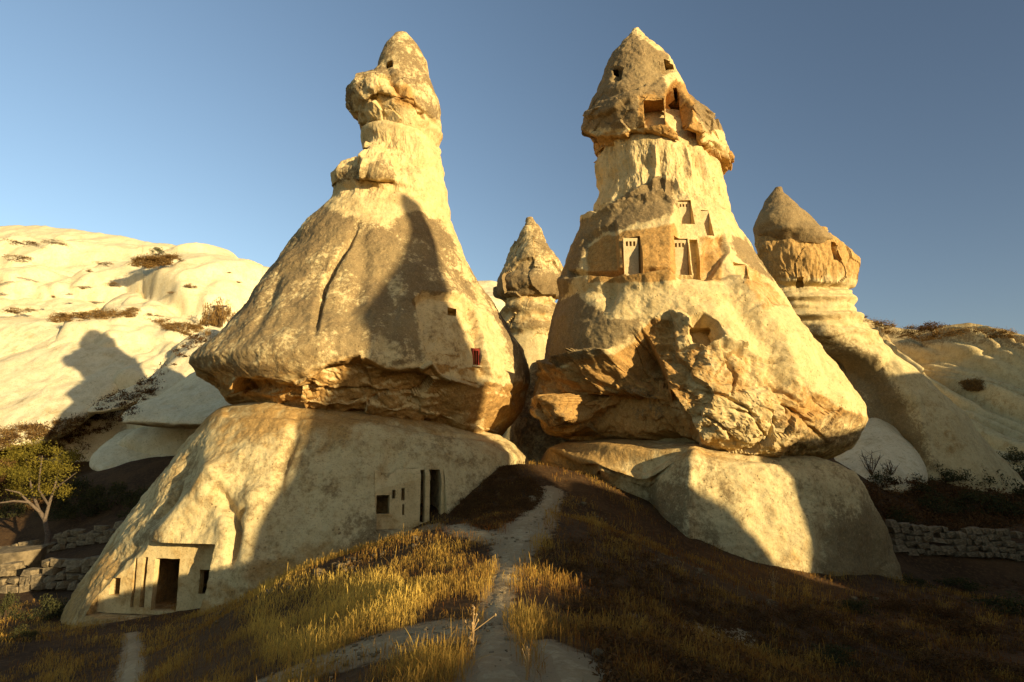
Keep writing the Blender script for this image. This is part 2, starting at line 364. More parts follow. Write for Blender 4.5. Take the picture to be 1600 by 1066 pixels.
def loft0(rows, Y0, nuf=420, nub=70, nv=360, ky=1.0, pw=2.0, sm=1.5, closed=True):
    """rows: (xl, yl, xr, yr[, dY]) picture outline of the rock's left and right flank at its own distance"""
    R = np.array([(*r, 0)[:5] for r in rows], float)
    A = P(R[:, 0], R[:, 1], Y0+R[:, 4]); B = P(R[:, 2], R[:, 3], Y0+R[:, 4])
    mid = (A+B)/2; s = np.concatenate([[0], np.cumsum(np.linalg.norm(np.diff(A, axis=0), axis=1)+np.linalg.norm(np.diff(B, axis=0), axis=1)+.02)])
    t = np.linspace(0, s[-1], nv); ip = lambda X: np.stack([np.interp(t, s, X[:, k]) for k in range(3)], 1)
    A, B = ip(A), ip(B)
    k = np.exp(-.5*(np.arange(-8, 9)/sm)**2); k /= k.sum()
    def blur(X):
        Xp = np.concatenate([np.repeat(X[:1], 8, 0), X, np.repeat(X[-1:], 8, 0)]); return np.stack([np.convolve(Xp[:, j], k, 'valid') for j in range(3)], 1)
    A, B = blur(A), blur(B)
    C = (A+B)/2; H = (B-A)/2; r = np.abs(H[:, 0]); D = np.hypot(C[:, 1], C[:, 0])
    H = H/np.sqrt(1+(r/D)**2)[:, None]; r = np.abs(H[:, 0])
    th = np.concatenate([np.linspace(math.pi+.15, -.15, nuf), np.linspace(-.15, -math.pi+.15, nub+2)[1:-1]])
    c, sn = np.cos(th), np.sin(th); ex = 2/pw; c = np.sign(c)*np.abs(c)**ex; sn = np.sign(sn)*np.abs(sn)**ex
    V = C[:, None]+H[:, None]*c[None, :, None]; V[:, :, 1] -= (r*ky)[:, None]*sn[None]
    return V
def gridN(V):
    du = np.roll(V, -1, 1)-np.roll(V, 1, 1); dv = np.gradient(V, axis=0); n = np.cross(du, dv); n /= np.linalg.norm(n, axis=2)[..., None]+1e-12
    c = V.mean(1, keepdims=True); s = np.sign(((V-c)*n).sum(2)[len(V)//2].mean()); return n*s
def grid_mesh(name, V):
    nv, nu = V.shape[:2]; ix = np.arange(nv*nu).reshape(nv, nu); jx = np.roll(ix, -1, 1)
    q = np.stack([ix[:-1], jx[:-1], jx[1:], ix[1:]], -1).reshape(-1, 4)
    Vv = np.concatenate([V.reshape(-1, 3), V[0].mean(0)[None], V[-1].mean(0)[None]]); a, b = nv*nu, nv*nu+1
    t0 = np.stack([jx[0], ix[0], np.full(nu, a)], 1); t1 = np.stack([ix[-1], jx[-1], np.full(nu, b)], 1)
    T = np.concatenate([q[:, [0, 1, 2]], q[:, [0, 2, 3]], t0, t1])
    if (np.cross(Vv[T[:, 0]], Vv[T[:, 1]])*Vv[T[:, 2]]).sum() < 0: T = T[:, ::-1]
    return mesh_np(name, Vv, T)
def disp(V, d, n=None):
    n = gridN(V) if n is None else n
    return V + n*d.reshape(V.shape[:2])[..., None]
def front(V, n=None):
    n = gridN(V) if n is None else n; w = EYEV-V; w /= np.linalg.norm(w, axis=2)[..., None]; return sstep(.02, .35, (n*w).sum(2)).ravel()
def surf(V): return V.reshape(-1, 3)
def groove(px, py, pts, w, depth, taper=True, nz=None):
    d, t = seg_dist(px+(0 if nz is None else nz), py, pts, True)
    k = np.sin(np.pi*np.clip(t, .02, .98))**.5 if taper else 1
    return -depth*np.exp(-(d/w)**2)*k
def boxcut(name, frame, x0, x1, z0, z1, y0, y1, n=6, jit=.05, seed=0):
    bm = bmesh.new(); box_bm(bm, frame, x0, x1, z0, z1, y0, y1, n, jit, seed); return bm_mesh(name, bm)
def frame_at(px, py, Y, yaw=0.):
    O = Vector(P(px, py, Y)); c, s = math.cos(yaw), math.sin(yaw)
    return (O, Vector((c, s, 0)), Vector((0, 0, 1)), Vector((-s, c, 0)))
def pxcut(name, bvh, x0, y0, x1, y1, depth, out=.6, yaw=None, n=5, jit=.05, seed=0, slant=0):
    """opening whose face covers the picture rectangle, pushed into the rock from its surface"""
    cx, cy = (x0+x1)/2, (y0+y1)/2; hit = bvh.ray_cast(Vector((0, 0, EYE)), pray(cx, cy))
    Y = hit[0].y; Ax = P(x0, cy, Y)[0]; Bx = P(x1, cy, Y)[0]; Z1 = P(cx, y0, Y)[2]; Z0 = P(cx, y1, Y)[2]
    ya = yaw if yaw is not None else math.atan2(hit[0].x, hit[0].y)*-1
    fr = ((Vector(((Ax+Bx)/2, Y, (Z0+Z1)/2))), Vector((math.cos(ya), math.sin(ya), 0)), Vector((0, 0, 1)), Vector((-math.sin(ya), math.cos(ya), 0)))
    w, h = (Bx-Ax)/2, (Z1-Z0)/2
    return boxcut(name, fr, -w, w, -h, h, -out, depth, n, jit, seed), fr, w, h
def warp(V, px, py, amp=7, f=.9, seed=0):
    return px+amp*fbm(V, f, 3, seed+1), py+amp*fbm(V, f, 3, seed+2)
print('terrain', time.time()-T0)
#==== CHIMNEYS
# ------------------------------------------------------------------ left chimney
TL = thing('fairy_chimney', P(470, 960, 32), 'tall leaning tuff chimney on the left with beaked head and skirt shaped cone', 'rock chimney')
LH = [(619,55,636,55),(600,75,655,75),(585,95,667,100),(570,115,676,130),(556,130,682,150),(540,142,687,168),(534,155,691,185),(541,168,694,205),(553,180,693,214),(557,195,689,222),(575,214,684,236),(600,225,670,240)]
LC = [(590,195,668,215),(565,212,687,232),(561,232,688,255),(557,250,690,275),(540,258,693,292),(520,272,697,312),(514,288,702,332),(522,298,703,346),(500,325,712,372),(470,360,730,405),(440,400,750,440),
      (405,440,768,470),(370,490,785,500),(340,525,800,530),(318,550,814,555),(302,570,822,580),(300,580,823,600),(310,592,820,625),(330,605,812,645),(345,620,800,668),(352,632,790,685),(375,642,775,694),(420,650,740,702)]
LB = [(400,628,750,676),(372,631,772,680),(335,640,797,690),(318,655,812,700),(300,680,826,715),(270,715,832,740),(240,755,840,780),(205,800,848,820),(170,850,856,870),(140,900,860,920),(112,960,865,965),(95,1000,870,1000),(80,1060,875,1060)]
YL = 32.0
# head
V = loft(LH, YL, 260, 50, 170, 1.0, 2.1); v = surf(V); px, py = proj(v); fr_ = front(V)
d = .16*fbm(v, .5, 3, 11)+.05*fbm(v, 1.6, 4, 12)
rough = sstep(100, 128, py+.25*(px-600)*0+14*fbm(v, .7, 2, 5))*sstep(690, 600, px)
fa, ed = facets(v, (1.1, 1.1, 1.5), 3); d += rough*(.26*fa-.03*sstep(.06, 0, ed)+.12*fbm(v, 1.2, 3, 15, ridged=True)-.08)
d += groove(px, py, [(566,140),(600,150),(640,162),(665,178),(692,205)], 4, .18)+groove(px, py, [(600,95),(612,130),(628,158)], 5, .15)
d += fr_*(-.35*inside(px, py, [(618,138),(632,140),(630,152),(616,150)], 5)-.3*inside(px, py, [(652,176),(662,178),(662,186),(652,186)], 3))
V = disp(V, d); meH = grid_mesh('head_rock', V)
b = bvh_of(meH); c1 = pxcut('c', b, 604, 94, 613, 107, 1.2, .5, n=3, jit=.12, seed=2)[0]
meH = boolean(meH, [c1]); v = getV(meH); px, py = proj(v); wx, wy = warp(v, px, py, 9)
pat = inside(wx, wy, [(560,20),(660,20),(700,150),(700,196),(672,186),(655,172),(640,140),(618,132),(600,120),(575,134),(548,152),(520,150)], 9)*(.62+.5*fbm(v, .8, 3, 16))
pat = np.maximum(pat, .75*sstep(560, 545, wx)*sstep(120, 140, py)); attr(meH, 'patina', pat); attr(meH, 'ochre', .35*sstep(165, 200, py)+.75*inside(wx, wy, [(600,118),(640,130),(660,180),(610,160)], 8)+.4*sstep(575, 560, px))  # beak: patina on top, shade of its left-facing side painted in too
smooth(meH, 38); part('head_rock', meH, M_rock, TL)
# cone
V = loft(LC, YL, 460, 70, 400, 1.0, 2.0); v = surf(V); px, py = proj(v); fr_ = front(V)
d = .28*fbm(v, .22, 3, 21)+.10*fbm(v, .8, 4, 22)+.045*fbm(v, 2.6, 4, 23, .6)
n0 = gridN(V); V = disp(V, d*(.35+.65*sstep(250, 420, py))); v = surf(V); px, py = proj(v)
wx, wy = warp(v, px, py, 8, 1.1, 4)
edge = np.interp(px, [290,340,400,450,480,520,545,570,600,625,655,675,700,740,790,830], [583,590,592,600,588,570,560,556,572,580,576,562,588,594,600,600])
below = sstep(-3, 5, wy-edge)
fa, ed = facets(v+.3*np.stack([fbm(v, .9, 2, k) for k in (1, 2, 3)], 1), (.36, .36, .6), 5, 1.1); fb, ed2 = facets(v, (1.1, 1.1, 2.2), 6, .9)
zone = below*sstep(722, 690, py)
d = zone*(-(.34+.28*sstep(420, 500, px))*sstep(0, 14, wy-edge)+.5*fa+(.05+.07*sstep(560,480,px))*fb-.03*sstep(.05, 0, ed)-.04*sstep(.08, 0, ed2)*sstep(560,480,px))
d += zone*(.10*fbm(v, 1.3, 5, 241, .62)+.10*fbm(v, np.array([.7, .7, 2.2]), 3, 242, .5, True)-.06)
d = d*(1-.65*sstep(690, 740, px))*(.25+.75*fr_)*sstep(712, 668, py)
d += fr_*groove(px, py, [(556,350),(540,385),(522,415),(508,440),(498,480),(490,520)], 4.5, .42, nz=3*fbm(v, 1.2, 2, 9))
d += fr_*(groove(px, py, [(548,340),(562,356),(566,420),(545,520)], 16, .22)+groove(px, py, [(440,410),(420,470),(380,540)], 9, .16)+groove(px, py, [(600,420),(610,500),(600,560)], 18, .15)+groove(px, py, [(655,310),(700,400),(745,470),(790,540)], 9, .2))
d += fr_*(.55*inside(1.6*wx-.6*px, 1.6*wy-.6*py, [(572,238),(598,236),(612,252),(610,272),(590,282),(570,274)], 12)+.3*inside(wx, wy, [(520,262),(575,252),(580,285),(520,295)], 6))
d += fr_*(-.16*sstep(3, -3, seg_dist(px, py, [(520,296),(580,288),(615,300)]))-.25*sstep(4, 0, np.abs(wy-282))*inside(px, py, [(560,270),(612,262),(615,290),(560,290)], 3))
d += fr_*(-.42*inside(wx*.3+px*.7, wy*.3+py*.7, [(646,470),(660,456),(724,458),(744,480),(766,590),(752,606),(690,586),(672,560)], 3))
nk = sstep(195, 215, py)*sstep(330, 285, py); d += nk*(.16*fbm(v, np.array([1.3, 1.3, .5]), 5, 251, .58)+.07*np.sin(v[:, 2]*4+3*fbm(v, .6, 2, 252)))
d += fr_*(groove(px, py, [(640,240),(664,262),(672,300),(690,330)], 5, .12)+.1*np.sin(px*.16)*sstep(215, 240, py)*sstep(300, 270, py)*fbm(v, .8, 2, 8))
V = disp(V, d, n0)
meC = grid_mesh('cone_rock', V); b = bvh_of(meC)
c1 = pxcut('c', b, 699, 480, 713, 494, .9, .5, n=3, jit=.03, seed=3)[0]
c2, frR, wR, hR = pxcut('c', b, 737, 544, 750, 572, .9, .6, yaw=.55, n=3, jit=.02, seed=4)
meC = boolean(meC, [c1, c2]); v = getV(meC); px, py = proj(v); wx, wy = warp(v, px, py, 11, .8, 6); nn = getN(meC)
pat = inside(wx, wy, [(500,318),(545,340),(600,350),(640,330),(690,345),(780,480),(840,600),(750,600),(700,590),(672,560),(645,470),(650,460),(660,570),(610,578),(560,558),(520,566),(450,590),(380,592),(290,585),(290,560)], 10)
pat *= 1-.75*inside(wx, wy, [(646,462),(660,456),(724,458),(744,480),(800,640),(752,606),(690,586),(672,560)], 5)
pat *= 1-.8*inside(wx, wy, [(712,380),(760,470),(800,560),(830,640),(770,640),(745,480)], 10)
pat *= .60+.48*sstep(-.3, .2, fbm(v, .5, 4, 14)); pat *= 1-.55*inside(wx, wy, [(600,440),(625,420),(640,455),(618,480)], 8)-.5*inside(wx, wy, [(560,540),(600,525),(625,556),(600,575),(560,560)], 10)-.4*inside(wx, wy, [(400,440),(450,400),(440,470),(380,540)], 14); pat = np.maximum(pat, .6*inside(wx, wy, [(522,270),(560,255),(610,250),(612,280),(520,292)], 5))
attr(meC, 'patina', pat)
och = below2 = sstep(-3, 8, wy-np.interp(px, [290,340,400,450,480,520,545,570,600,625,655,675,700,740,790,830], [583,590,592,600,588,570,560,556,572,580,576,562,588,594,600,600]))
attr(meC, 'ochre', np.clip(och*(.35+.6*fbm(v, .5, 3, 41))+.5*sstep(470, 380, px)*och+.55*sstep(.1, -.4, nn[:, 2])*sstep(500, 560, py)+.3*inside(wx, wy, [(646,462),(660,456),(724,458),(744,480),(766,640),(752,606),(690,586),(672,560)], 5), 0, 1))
smooth(meC, 38); LCo = part('cone_rock', meC, M_rock, TL)
bm = bmesh.new()
for a in ((-wR*.95, -wR*.6, -hR*.95, hR*.95), (wR*.6, wR*.95, -hR*.95, hR*.95), (-wR*.59, wR*.59, hR*.7, hR*.95), (-wR*.06, wR*.06, -hR*.9, hR*.69)): box_bm(bm, frR, *a, -.02, .06)
part('window_frame', bm_mesh('window_frame', bm), M_red, TL)
bm = bmesh.new(); box_bm(bm, frR, -wR*1.25, wR*1.25, -hR*1.15, -hR*.96, -.16, .3, 3, .02); part('window_sill', bm_mesh('window_sill', bm), M_plaster, TL)
# base boulder
V = loft(LB, YL, 520, 80, 340, .98, 2.15); v = surf(V); px, py = proj(v); fr_ = front(V)
d = .35*fbm(v, .16, 3, 31)+.12*fbm(v, .6, 4, 32)+.05*fbm(v, 2.2, 4, 33, .6); d *= .3+.7*sstep(640, 690, py)
n0 = gridN(V); V = disp(V, d); v = surf(V); px, py = proj(v); nz = 4*fbm(v, .8, 2, 34)
d = fr_*(groove(px, py, [(276,752),(262,778),(240,806)], 4.5, .4, nz=nz)+groove(px, py, [(366,805),(372,830),(362,880)], 7, .55, nz=nz)+groove(px, py, [(385,795),(368,815)], 5, .3, nz=nz)
   +groove(px, py, [(340,760),(356,790),(366,815)], 10, .35)+groove(px, py, [(465,650),(455,690),(440,740),(436,790)], 9, .28, nz=nz)+groove(px, py, [(300,690),(285,760),(230,830)], 22, .3)
   +.45*np.exp(-(seg_dist(px, py, [(335,745),(300,790),(260,840)])/24)**2)+.12*np.exp(-(seg_dist(px, py, [(340,745),(350,860)])/18)**2)+.3*np.exp(-(seg_dist(px, py, [(400,780),(385,900)])/20)**2)
   -.2*inside(px, py, [(350,628),(790,680),(800,692),(700,680),(560,652),(350,650)], 5))
d += fr_*(groove(px, py, [(520,660),(505,740)], 14, .15)+groove(px, py, [(232,850),(190,870),(150,930)], 8, .15, nz=nz)+groove(px, py, [(620,690),(600,760)], 16, .12))
V = disp(V, d, n0); meB = grid_mesh('base_rock', V); b = bvh_of(meB); base_copy = meB.copy(); base_copy2 = meB.copy()
# left cave front: rock cut away to an upright face, a wall with openings, a chamber behind
f1 = frame_at(255, 957, 24.45, -.18)
sc = lambda p_: (p_)*23.75/1067*1.03
X = lambda p_: (p_-255)*24.45/1067*1.08; Z = lambda q_: (957-q_)*24.45/1067*1.01
cutA = boxcut('c', f1, X(150), X(346), Z(962), Z(855), -9, .22, 12, .06, 1)
cham = boxcut('c', f1, X(212), X(341), Z(955), Z(873), .2, 4.5, 4, .05, 2)
bm = bmesh.new(); box_bm(bm, f1, X(151), X(345.5), Z(961), Z(855.5), 0, .24, 16, .03, 3); wall = bm_mesh('carved_front', bm)
ops = [(168,184,911,936),(203,208,882,952),(217,224,880,952),(235,274,881,955),(306,331,895,930)]
cuts = [boxcut('c', f1, X(a), X(b_), Z(y1), Z(y0), -1, 1.3, 7, .035, 10+i) for i, (a, b_, y0, y1) in enumerate(ops)]
cc1 = [c.copy() for c in cuts]; wall = boolean(wall, cuts); wall = boolean(wall, [base_copy], 'INTERSECT')
# right cave front
f2 = frame_at(640, 820, 24.95, .42)
X2 = lambda p_: (p_-640)*24.9/1067*1.10; Z2 = lambda q_: (820-q_)*24.9/1067*1.0
cutB = boxcut('c', f2, X2(590), X2(690), Z2(826), Z2(736), -9, .24, 10, .06, 5)
cham2 = boxcut('c', f2, X2(600), X2(688), Z2(822), Z2(756), .22, 2.6, 4, .05, 6)
bm = bmesh.new(); box_bm(bm, f2, X2(590.5), X2(689.5), Z2(825.5), Z2(736.5), 0, .26, 14, .04, 7); wall2 = bm_mesh('carved_front', bm)
ops2 = [(593,611,776,803),(614,619,768,781),(627,632,766,784),(629,632,790,806),(654.5,661,738,817),(668,685,738,817)]
cuts2 = [boxcut('c', f2, X2(a), X2(b_), Z2(y1), Z2(y0), -1, 1.3, 6, .03, 20+i) for i, (a, b_, y0, y1) in enumerate(ops2)]
cc2 = [c.copy() for c in cuts2]; wall2 = boolean(wall2, cuts2); wall2 = boolean(wall2, [base_copy2], 'INTERSECT')
meB = boolean(meB, [cutA, cham, cutB, cham2]+cc1+cc2); v = getV(meB); px, py = proj(v); wx, wy = warp(v, px, py, 12, .6, 7)
pat = .40+.5*fbm(v, .5, 3, 35)+.35*inside(wx, wy, [(540,800),(600,800),(610,850),(520,870)], 15)+.3*np.exp(-(seg_dist(px, py, [(470,650),(440,760)])/25)**2)+.3*np.exp(-(seg_dist(px, py, [(240,830),(140,950)])/22)**2)
attr(meB, 'patina', np.clip(pat, 0, 1)*sstep(640, 700, wy)*.8); attr(meB, 'ochre', np.clip(.25+.6*fbm(v, .3, 3, 36)+.5*sstep(690, 650, wy)+.4*sstep(820, 900, wy), 0, 1))
smooth(meB, 45); LBo = part('base_rock', meB, M_base, TL)
for wm, nm in ((wall, 0), (wall2, 1)):
    v = getV(wm); attr(wm, 'patina', .12+.3*fbm(v, 1, 2, 5)); attr(wm, 'ochre', np.clip(.3+.4*fbm(v, .7, 2, 6), 0, 1)); smooth(wm, 35)
    part('carved_front', wm, M_carved, LBo)
print('left chimney', time.time()-T0)
# ------------------------------------------------------------------ right chimney
TR = thing('fairy_chimney', P(1120, 920, 31), 'tall tuff chimney on the right with hollowed cap and carved pigeon windows', 'rock chimney')
YR = 31.0
RH = [(986,46,1001,46),(972,62,1022,62),(955,85,1042,85),(943,110,1062,108),(935,140,1080,135),(920,165,1100,165),(909,192,1118,188),(907,212,1135,205),(912,232,1142,228),(918,250,1146,250),(926,268,1148,264),(945,270,1130,272),(965,262,1100,270)]
RC = [(960,205,1095,205),(938,228,1115,228),(931,262,1126,262),(931,280,1133,276),(933,295,1133,290),(930,320,1141,312),(924,350,1153,346),(905,385,1168,372),(893,410,1190,402),(880,440,1211,436),(868,480,1237,476),(856,520,1264,522),
      (848,560,1300,572),(843,595,1332,612),(840,620,1353,645),(842,645,1353,662),(848,665,1342,682),(862,682,1330,702),(885,692,1310,717),(920,698,1270,726)]
RB = [(1020,655,1190,680),(960,676,1230,705),(930,685,1250,716),(900,689,1290,722),(868,692,1315,732),(852,700,1336,745),(845,720,1350,760),(845,760,1366,790),(848,800,1382,822),(850,850,1398,860),(850,900,1406,895),(850,960,1412,960),(850,1010,1415,1010)]
V = loft(RH, YR, 320, 60, 240, 1.0, 2.0); v = surf(V); px, py = proj(v); fr_ = front(V); n0 = gridN(V)
wx, wy = warp(v, px, py, 6, 1.2, 11)
lip = np.interp(px, [900,940,1000,1040,1060,1090,1110,1150], [205,210,205,212,222,225,240,240])
bel = sstep(-4, 4, wy-lip)
d = .15*fbm(v, .5, 3, 51)+.07*fbm(v, 1.7, 4, 52)+.03*fbm(v, 5, 2, 53)
fa, ed = facets(v, (1.2, 1.2, 1.6), 13, .9); d += (.10+.28*bel)*fa*sstep(120, 180, py)-.03*bel*sstep(.06, 0, ed)
fb, _ = facets(v, (.6, .6, .7), 14, 1.); d += .24*fb*sstep(1085, 1110, px)*sstep(170, 190, py)
d -= .5*bel*sstep(0, 14, wy-lip)*sstep(1100, 1060, px)
d += fr_*(.22*sstep(3, -3, np.abs(wy-np.interp(px, [930,990,1020], [178,150,128]))-6)*sstep(1020, 1000, px)+groove(px, py, [(940,150),(990,140),(1030,120)], 6, .2)
   -1.0*inside(wx*.5+px*.5, wy*.5+py*.5, [(1046,132),(1058,128),(1066,150),(1078,168),(1078,190),(1064,208),(1050,196),(1042,184),(1044,160)], 5)
   -.7*inside(wx*.5+px*.5, wy*.5+py*.5, [(1062,210),(1078,203),(1092,212),(1088,228),(1068,232)], 4)-.5*inside(wx, wy, [(1034,92),(1052,100),(1058,112),(1040,106)], 3)
   -.45*inside(wx, wy, [(958,108),(968,106),(968,122),(958,124)], 4)-.3*inside(wx, wy, [(1108,222),(1130,228),(1140,236),(1112,236)], 4))
V = disp(V, d, n0); meH = grid_mesh('cap_rock', V); b = bvh_of(meH)
cs = [pxcut('c', b, 1006, 156, 1038, 196, 1.9, .8, n=5, jit=.10, seed=31)[0], pxcut('c', b, 1046, 150, 1064, 200, 1.9, 1.6, n=5, jit=.2, seed=32)[0], pxcut('c', b, 959, 108, 967, 122, .9, .6, n=3, jit=.1, seed=33)[0],
      pxcut('c', b, 1039, 96, 1052, 107, .9, .6, n=3, jit=.15, seed=34)[0], pxcut('c', b, 1052, 132, 1060, 160, 1.3, 1.6, n=4, jit=.2, seed=35)[0], pxcut('c', b, 1062, 208, 1088, 230, .8, .8, n=4, jit=.2, seed=36)[0]]
for c in cs: meH = boolean(meH, [c])
v = getV(meH); px, py = proj(v); wx, wy = warp(v, px, py, 8, 1., 12); lip = np.interp(px, [900,940,1000,1040,1060,1090,1110,1150], [205,210,205,212,222,225,240,240])
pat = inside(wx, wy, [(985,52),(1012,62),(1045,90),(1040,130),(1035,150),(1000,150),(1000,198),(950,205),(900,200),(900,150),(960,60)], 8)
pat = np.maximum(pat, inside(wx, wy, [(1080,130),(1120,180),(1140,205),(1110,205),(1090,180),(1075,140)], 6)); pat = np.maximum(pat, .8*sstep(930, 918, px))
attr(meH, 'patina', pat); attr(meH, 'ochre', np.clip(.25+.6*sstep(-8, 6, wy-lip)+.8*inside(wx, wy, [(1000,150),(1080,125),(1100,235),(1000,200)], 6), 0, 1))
smooth(meH, 38); part('cap_rock', meH, M_rock, TR)
# cone with niches
V = loft(RC, YR, 480, 70, 430, 1.0, 2.0); v = surf(V); px, py = proj(v); fr_ = front(V)
d = .22*fbm(v, .25, 3, 61)+.09*fbm(v, .9, 4, 62)+.045*fbm(v, 2.6, 4, 63, .6)
n0 = gridN(V); V = disp(V, d*(.4+.6*sstep(300, 450, py))); v = surf(V); px, py = proj(v); wx, wy = warp(v, px, py, 5, 1.1, 21); sx, sy = .7*px+.3*wx, .7*py+.3*wy
flu = .10*np.abs(noise(v*np.array([1.6, 1.6, .25]), 71))*sstep(215, 235, py)*sstep(330, 290, py)
# ledge block left of the windows, stepping out below its slanting roof
led = np.interp(px, [900,925,960,1000,1030,1052,1060,1110,1130,1175,1200], [366,346,322,300,278,282,296,322,330,372,400])
led2 = np.interp(px, [880,905,960,1000,1035,1052,1060,1200], [388,362,345,330,322,338,346,360])
inb = sstep(1062, 1045, px)
nk = sstep(212, 226, py)*sstep(360, 320, py); d = -flu*4.5 + nk*(.15*fbm(v, np.array([1.4, 1.4, .5]), 5, 253, .58)+.10*np.abs(noise(v*np.array([1.1, 1.1, .9]), 254))) + fr_*(.30*sstep(-4, 4, wy-led)*sstep(430, 330, py)*sstep(1180, 1120, px)+.55*sstep(-3, 5, wy-led2)*inb*sstep(470, 445, py))
d += fr_*(.18*np.exp(-((wy-led2-3)/7)**2)*inb+.14*np.exp(-((wy-led-3)/6)**2)*sstep(1070,1050,px)+.12*fbm(v, 2.2, 3, 66)*np.exp(-((wy-led2-4)/14)**2)*inb)
d += fr_*(-.25*inside(sx, sy, [(930,385),(972,366),(972,440),(925,440)], 4)-.30*inside(sx, sy, [(1100,385),(1126,370),(1132,400),(1105,440),(1092,440)], 4)-.22*inside(sx, sy, [(1172,412),(1196,430),(1232,480),(1195,484),(1176,450)], 5)+.25*np.exp(-(seg_dist(px, py, [(1128,400),(1146,450),(1185,520),(1250,620)])/16)**2))
# pale dome apron below the niches
d += fr_*(.65*sstep(434, 447, wy)*inside(wx, wy, [(905,452),(935,440),(960,458),(985,450),(1010,436),(1050,432),(1075,440),(1110,440),(1160,440),(1260,520),(1260,580),(1100,560),(1040,510),(1000,520),(960,560),(900,560),(880,500)], 38))
d += fr_*(groove(px, py, [(972,446),(962,470),(958,500)], 9, .35)+groove(px, py, [(1110,440),(1160,520),(1240,620)], 16, .3)-.35*inside(px, py, [(905,432),(1110,432),(1110,441),(905,446)], 3))
# broken face: left of the corner the rock is set back, on the right a rough lit face
brk = np.interp(px, [840,880,900,930,960,1000,1020,1050,1075,1110,1130,1160,1200,1260,1320,1360], [560,572,562,552,552,520,502,498,512,520,545,548,572,600,640,650])
low = sstep(-3, 4, wy-brk)
corner = np.interp(py, [480,520,560,600,640,690,720], [1000,1005,1030,1042,1062,1092,1095]); left = sstep(4, -4, wx-corner)
v2 = v+.35*np.stack([fbm(v, .8, 2, k) for k in (4, 5, 6)], 1)
fa, ed = facets(v2, (.33, .33, .5), 25, 1.1); fb, ed2 = facets(v2, (.85, .85, 1.3), 26, 1.); fc, ed3 = facets(v2, (2.4, 2.4, 3.4), 27, .9)
fz = (.2+.8*fr_)*(.25+.75*sstep(1350, 1200, px))*(1-.4*sstep(1060, 1130, px))*sstep(718, 680, py-.25*np.clip(px-1090, 0, 200)*.5)
d += fz*low*(-.35*sstep(0, 16, wy-brk)+(.5+.35*left)*fa+((.08+.14*left)*fb+.02*fc)*sstep(1330, 1200, px)-(.03+.1*left)*sstep(.06, 0, ed)-.02*left*sstep(.08, 0, ed2))
d += fz*low*((.12+.10*sstep(1050, 1120, px))*fbm(v, 1.2, 5, 243, .66)+.15*fbm(v, np.array([.6, .6, 1.5]), 4, 244, .55, True)-.08)
d += fz*low*left*(-1.5*sstep(0, 40, wy-brk)*sstep(850, 960, px)-.5*inside(px, py, [(880,610),(1040,600),(1075,680),(940,692)], 20))
d += fr_*(.3*inside(wx, wy, [(862,570),(884,566),(905,558),(930,556),(975,575),(1000,590),(960,604),(920,588),(900,600),(850,590)], 5)*left+.08*inside(wx, wy, [(862,600),(872,602),(870,634),(858,632)], 6))
d += fr_*(-.9*inside(wx, wy, [(1078,512),(1094,508),(1112,522),(1124,538),(1100,544),(1080,536)], 5)-.22*np.exp(-((wy-np.interp(px, [1020,1060,1110,1160], [540,548,552,560]))/4)**2)*sstep(1170, 1150, px)*sstep(1010, 1030, px))
crk = lambda pts, w_, dp: groove(px, py, pts, w_, dp, True, 2.5*fbm(v, 2, 2, 77))
d += fr_*(crk([(1170,565),(1210,572)], 2.6, .25)+crk([(1210,650),(1214,668),(1232,650),(1228,632),(1250,650),(1270,662)], 2.2, .25)+crk([(1200,690),(1212,664)], 2.2, .2)+crk([(1140,640),(1180,650),(1190,664)], 2.2, .2)+crk([(1110,600),(1150,596),(1200,600)], 3, .15)+crk([(1236,640),(1290,690)], 3, .2)+crk([(1090,610),(1130,618),(1170,640),(1200,690)], 2.2, .22)+crk([(1125,560),(1150,590),(1140,625)], 2.2, .18)+crk([(1185,585),(1230,610),(1262,640)], 2.4, .2)+crk([(1100,650),(1135,672),(1150,695)], 2.2, .2))
V = disp(V, d, n0); meC = grid_mesh('cone_rock', V); b = bvh_of(meC)
NI = [(1062,309,1083,353,.5),(1099,324,1112,372,.45),(974,366,1003,436,.42),(1053,370,1078,432,.38),(1080,372,1094,440,.5),(1145,410,1172,446,.35)]
panels = []
for i, (x0, y0, x1, y1, dp) in enumerate(NI):
    c, fr, w, h = pxcut('c', b, x0, y0, x1, y1, dp, 1.5, yaw=.02, n=5, jit=.035, seed=40+i); meC = boolean(meC, [c])
    if i in (0, 1, 2, 3): panels.append((fr, w, h, dp, i))
c, frn, wn_, hn = pxcut('c', b, 1079, 513, 1108, 540, .7, 1, n=5, jit=.25, seed=55); meC = boolean(meC, [c])
v = getV(meC); px, py = proj(v); wx, wy = warp(v, px, py, 9, .9, 22); nn = getN(meC)
brk = np.interp(px, [840,880,900,930,960,1000,1020,1050,1075,1110,1130,1160,1200,1260,1320,1360], [560,572,562,552,552,520,502,498,512,520,545,548,572,600,640,650]); low = sstep(-3, 5, wy-brk)
led2 = np.interp(px, [880,905,960,1000,1035,1052,1060,1200], [388,362,345,330,322,338,346,360])
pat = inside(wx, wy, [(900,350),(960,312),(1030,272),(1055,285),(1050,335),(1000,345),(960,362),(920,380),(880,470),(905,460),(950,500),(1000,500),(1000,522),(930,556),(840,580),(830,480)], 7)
pat = np.maximum(pat, .95*inside(wx, wy, [(1140,370),(1165,372),(1215,440),(1190,430),(1150,400)], 6)); pat = np.maximum(pat, .0*np.exp(-(seg_dist(wx, wy, [(1130,400),(1150,455),(1190,525),(1240,600),(1330,650)])/30)**2))
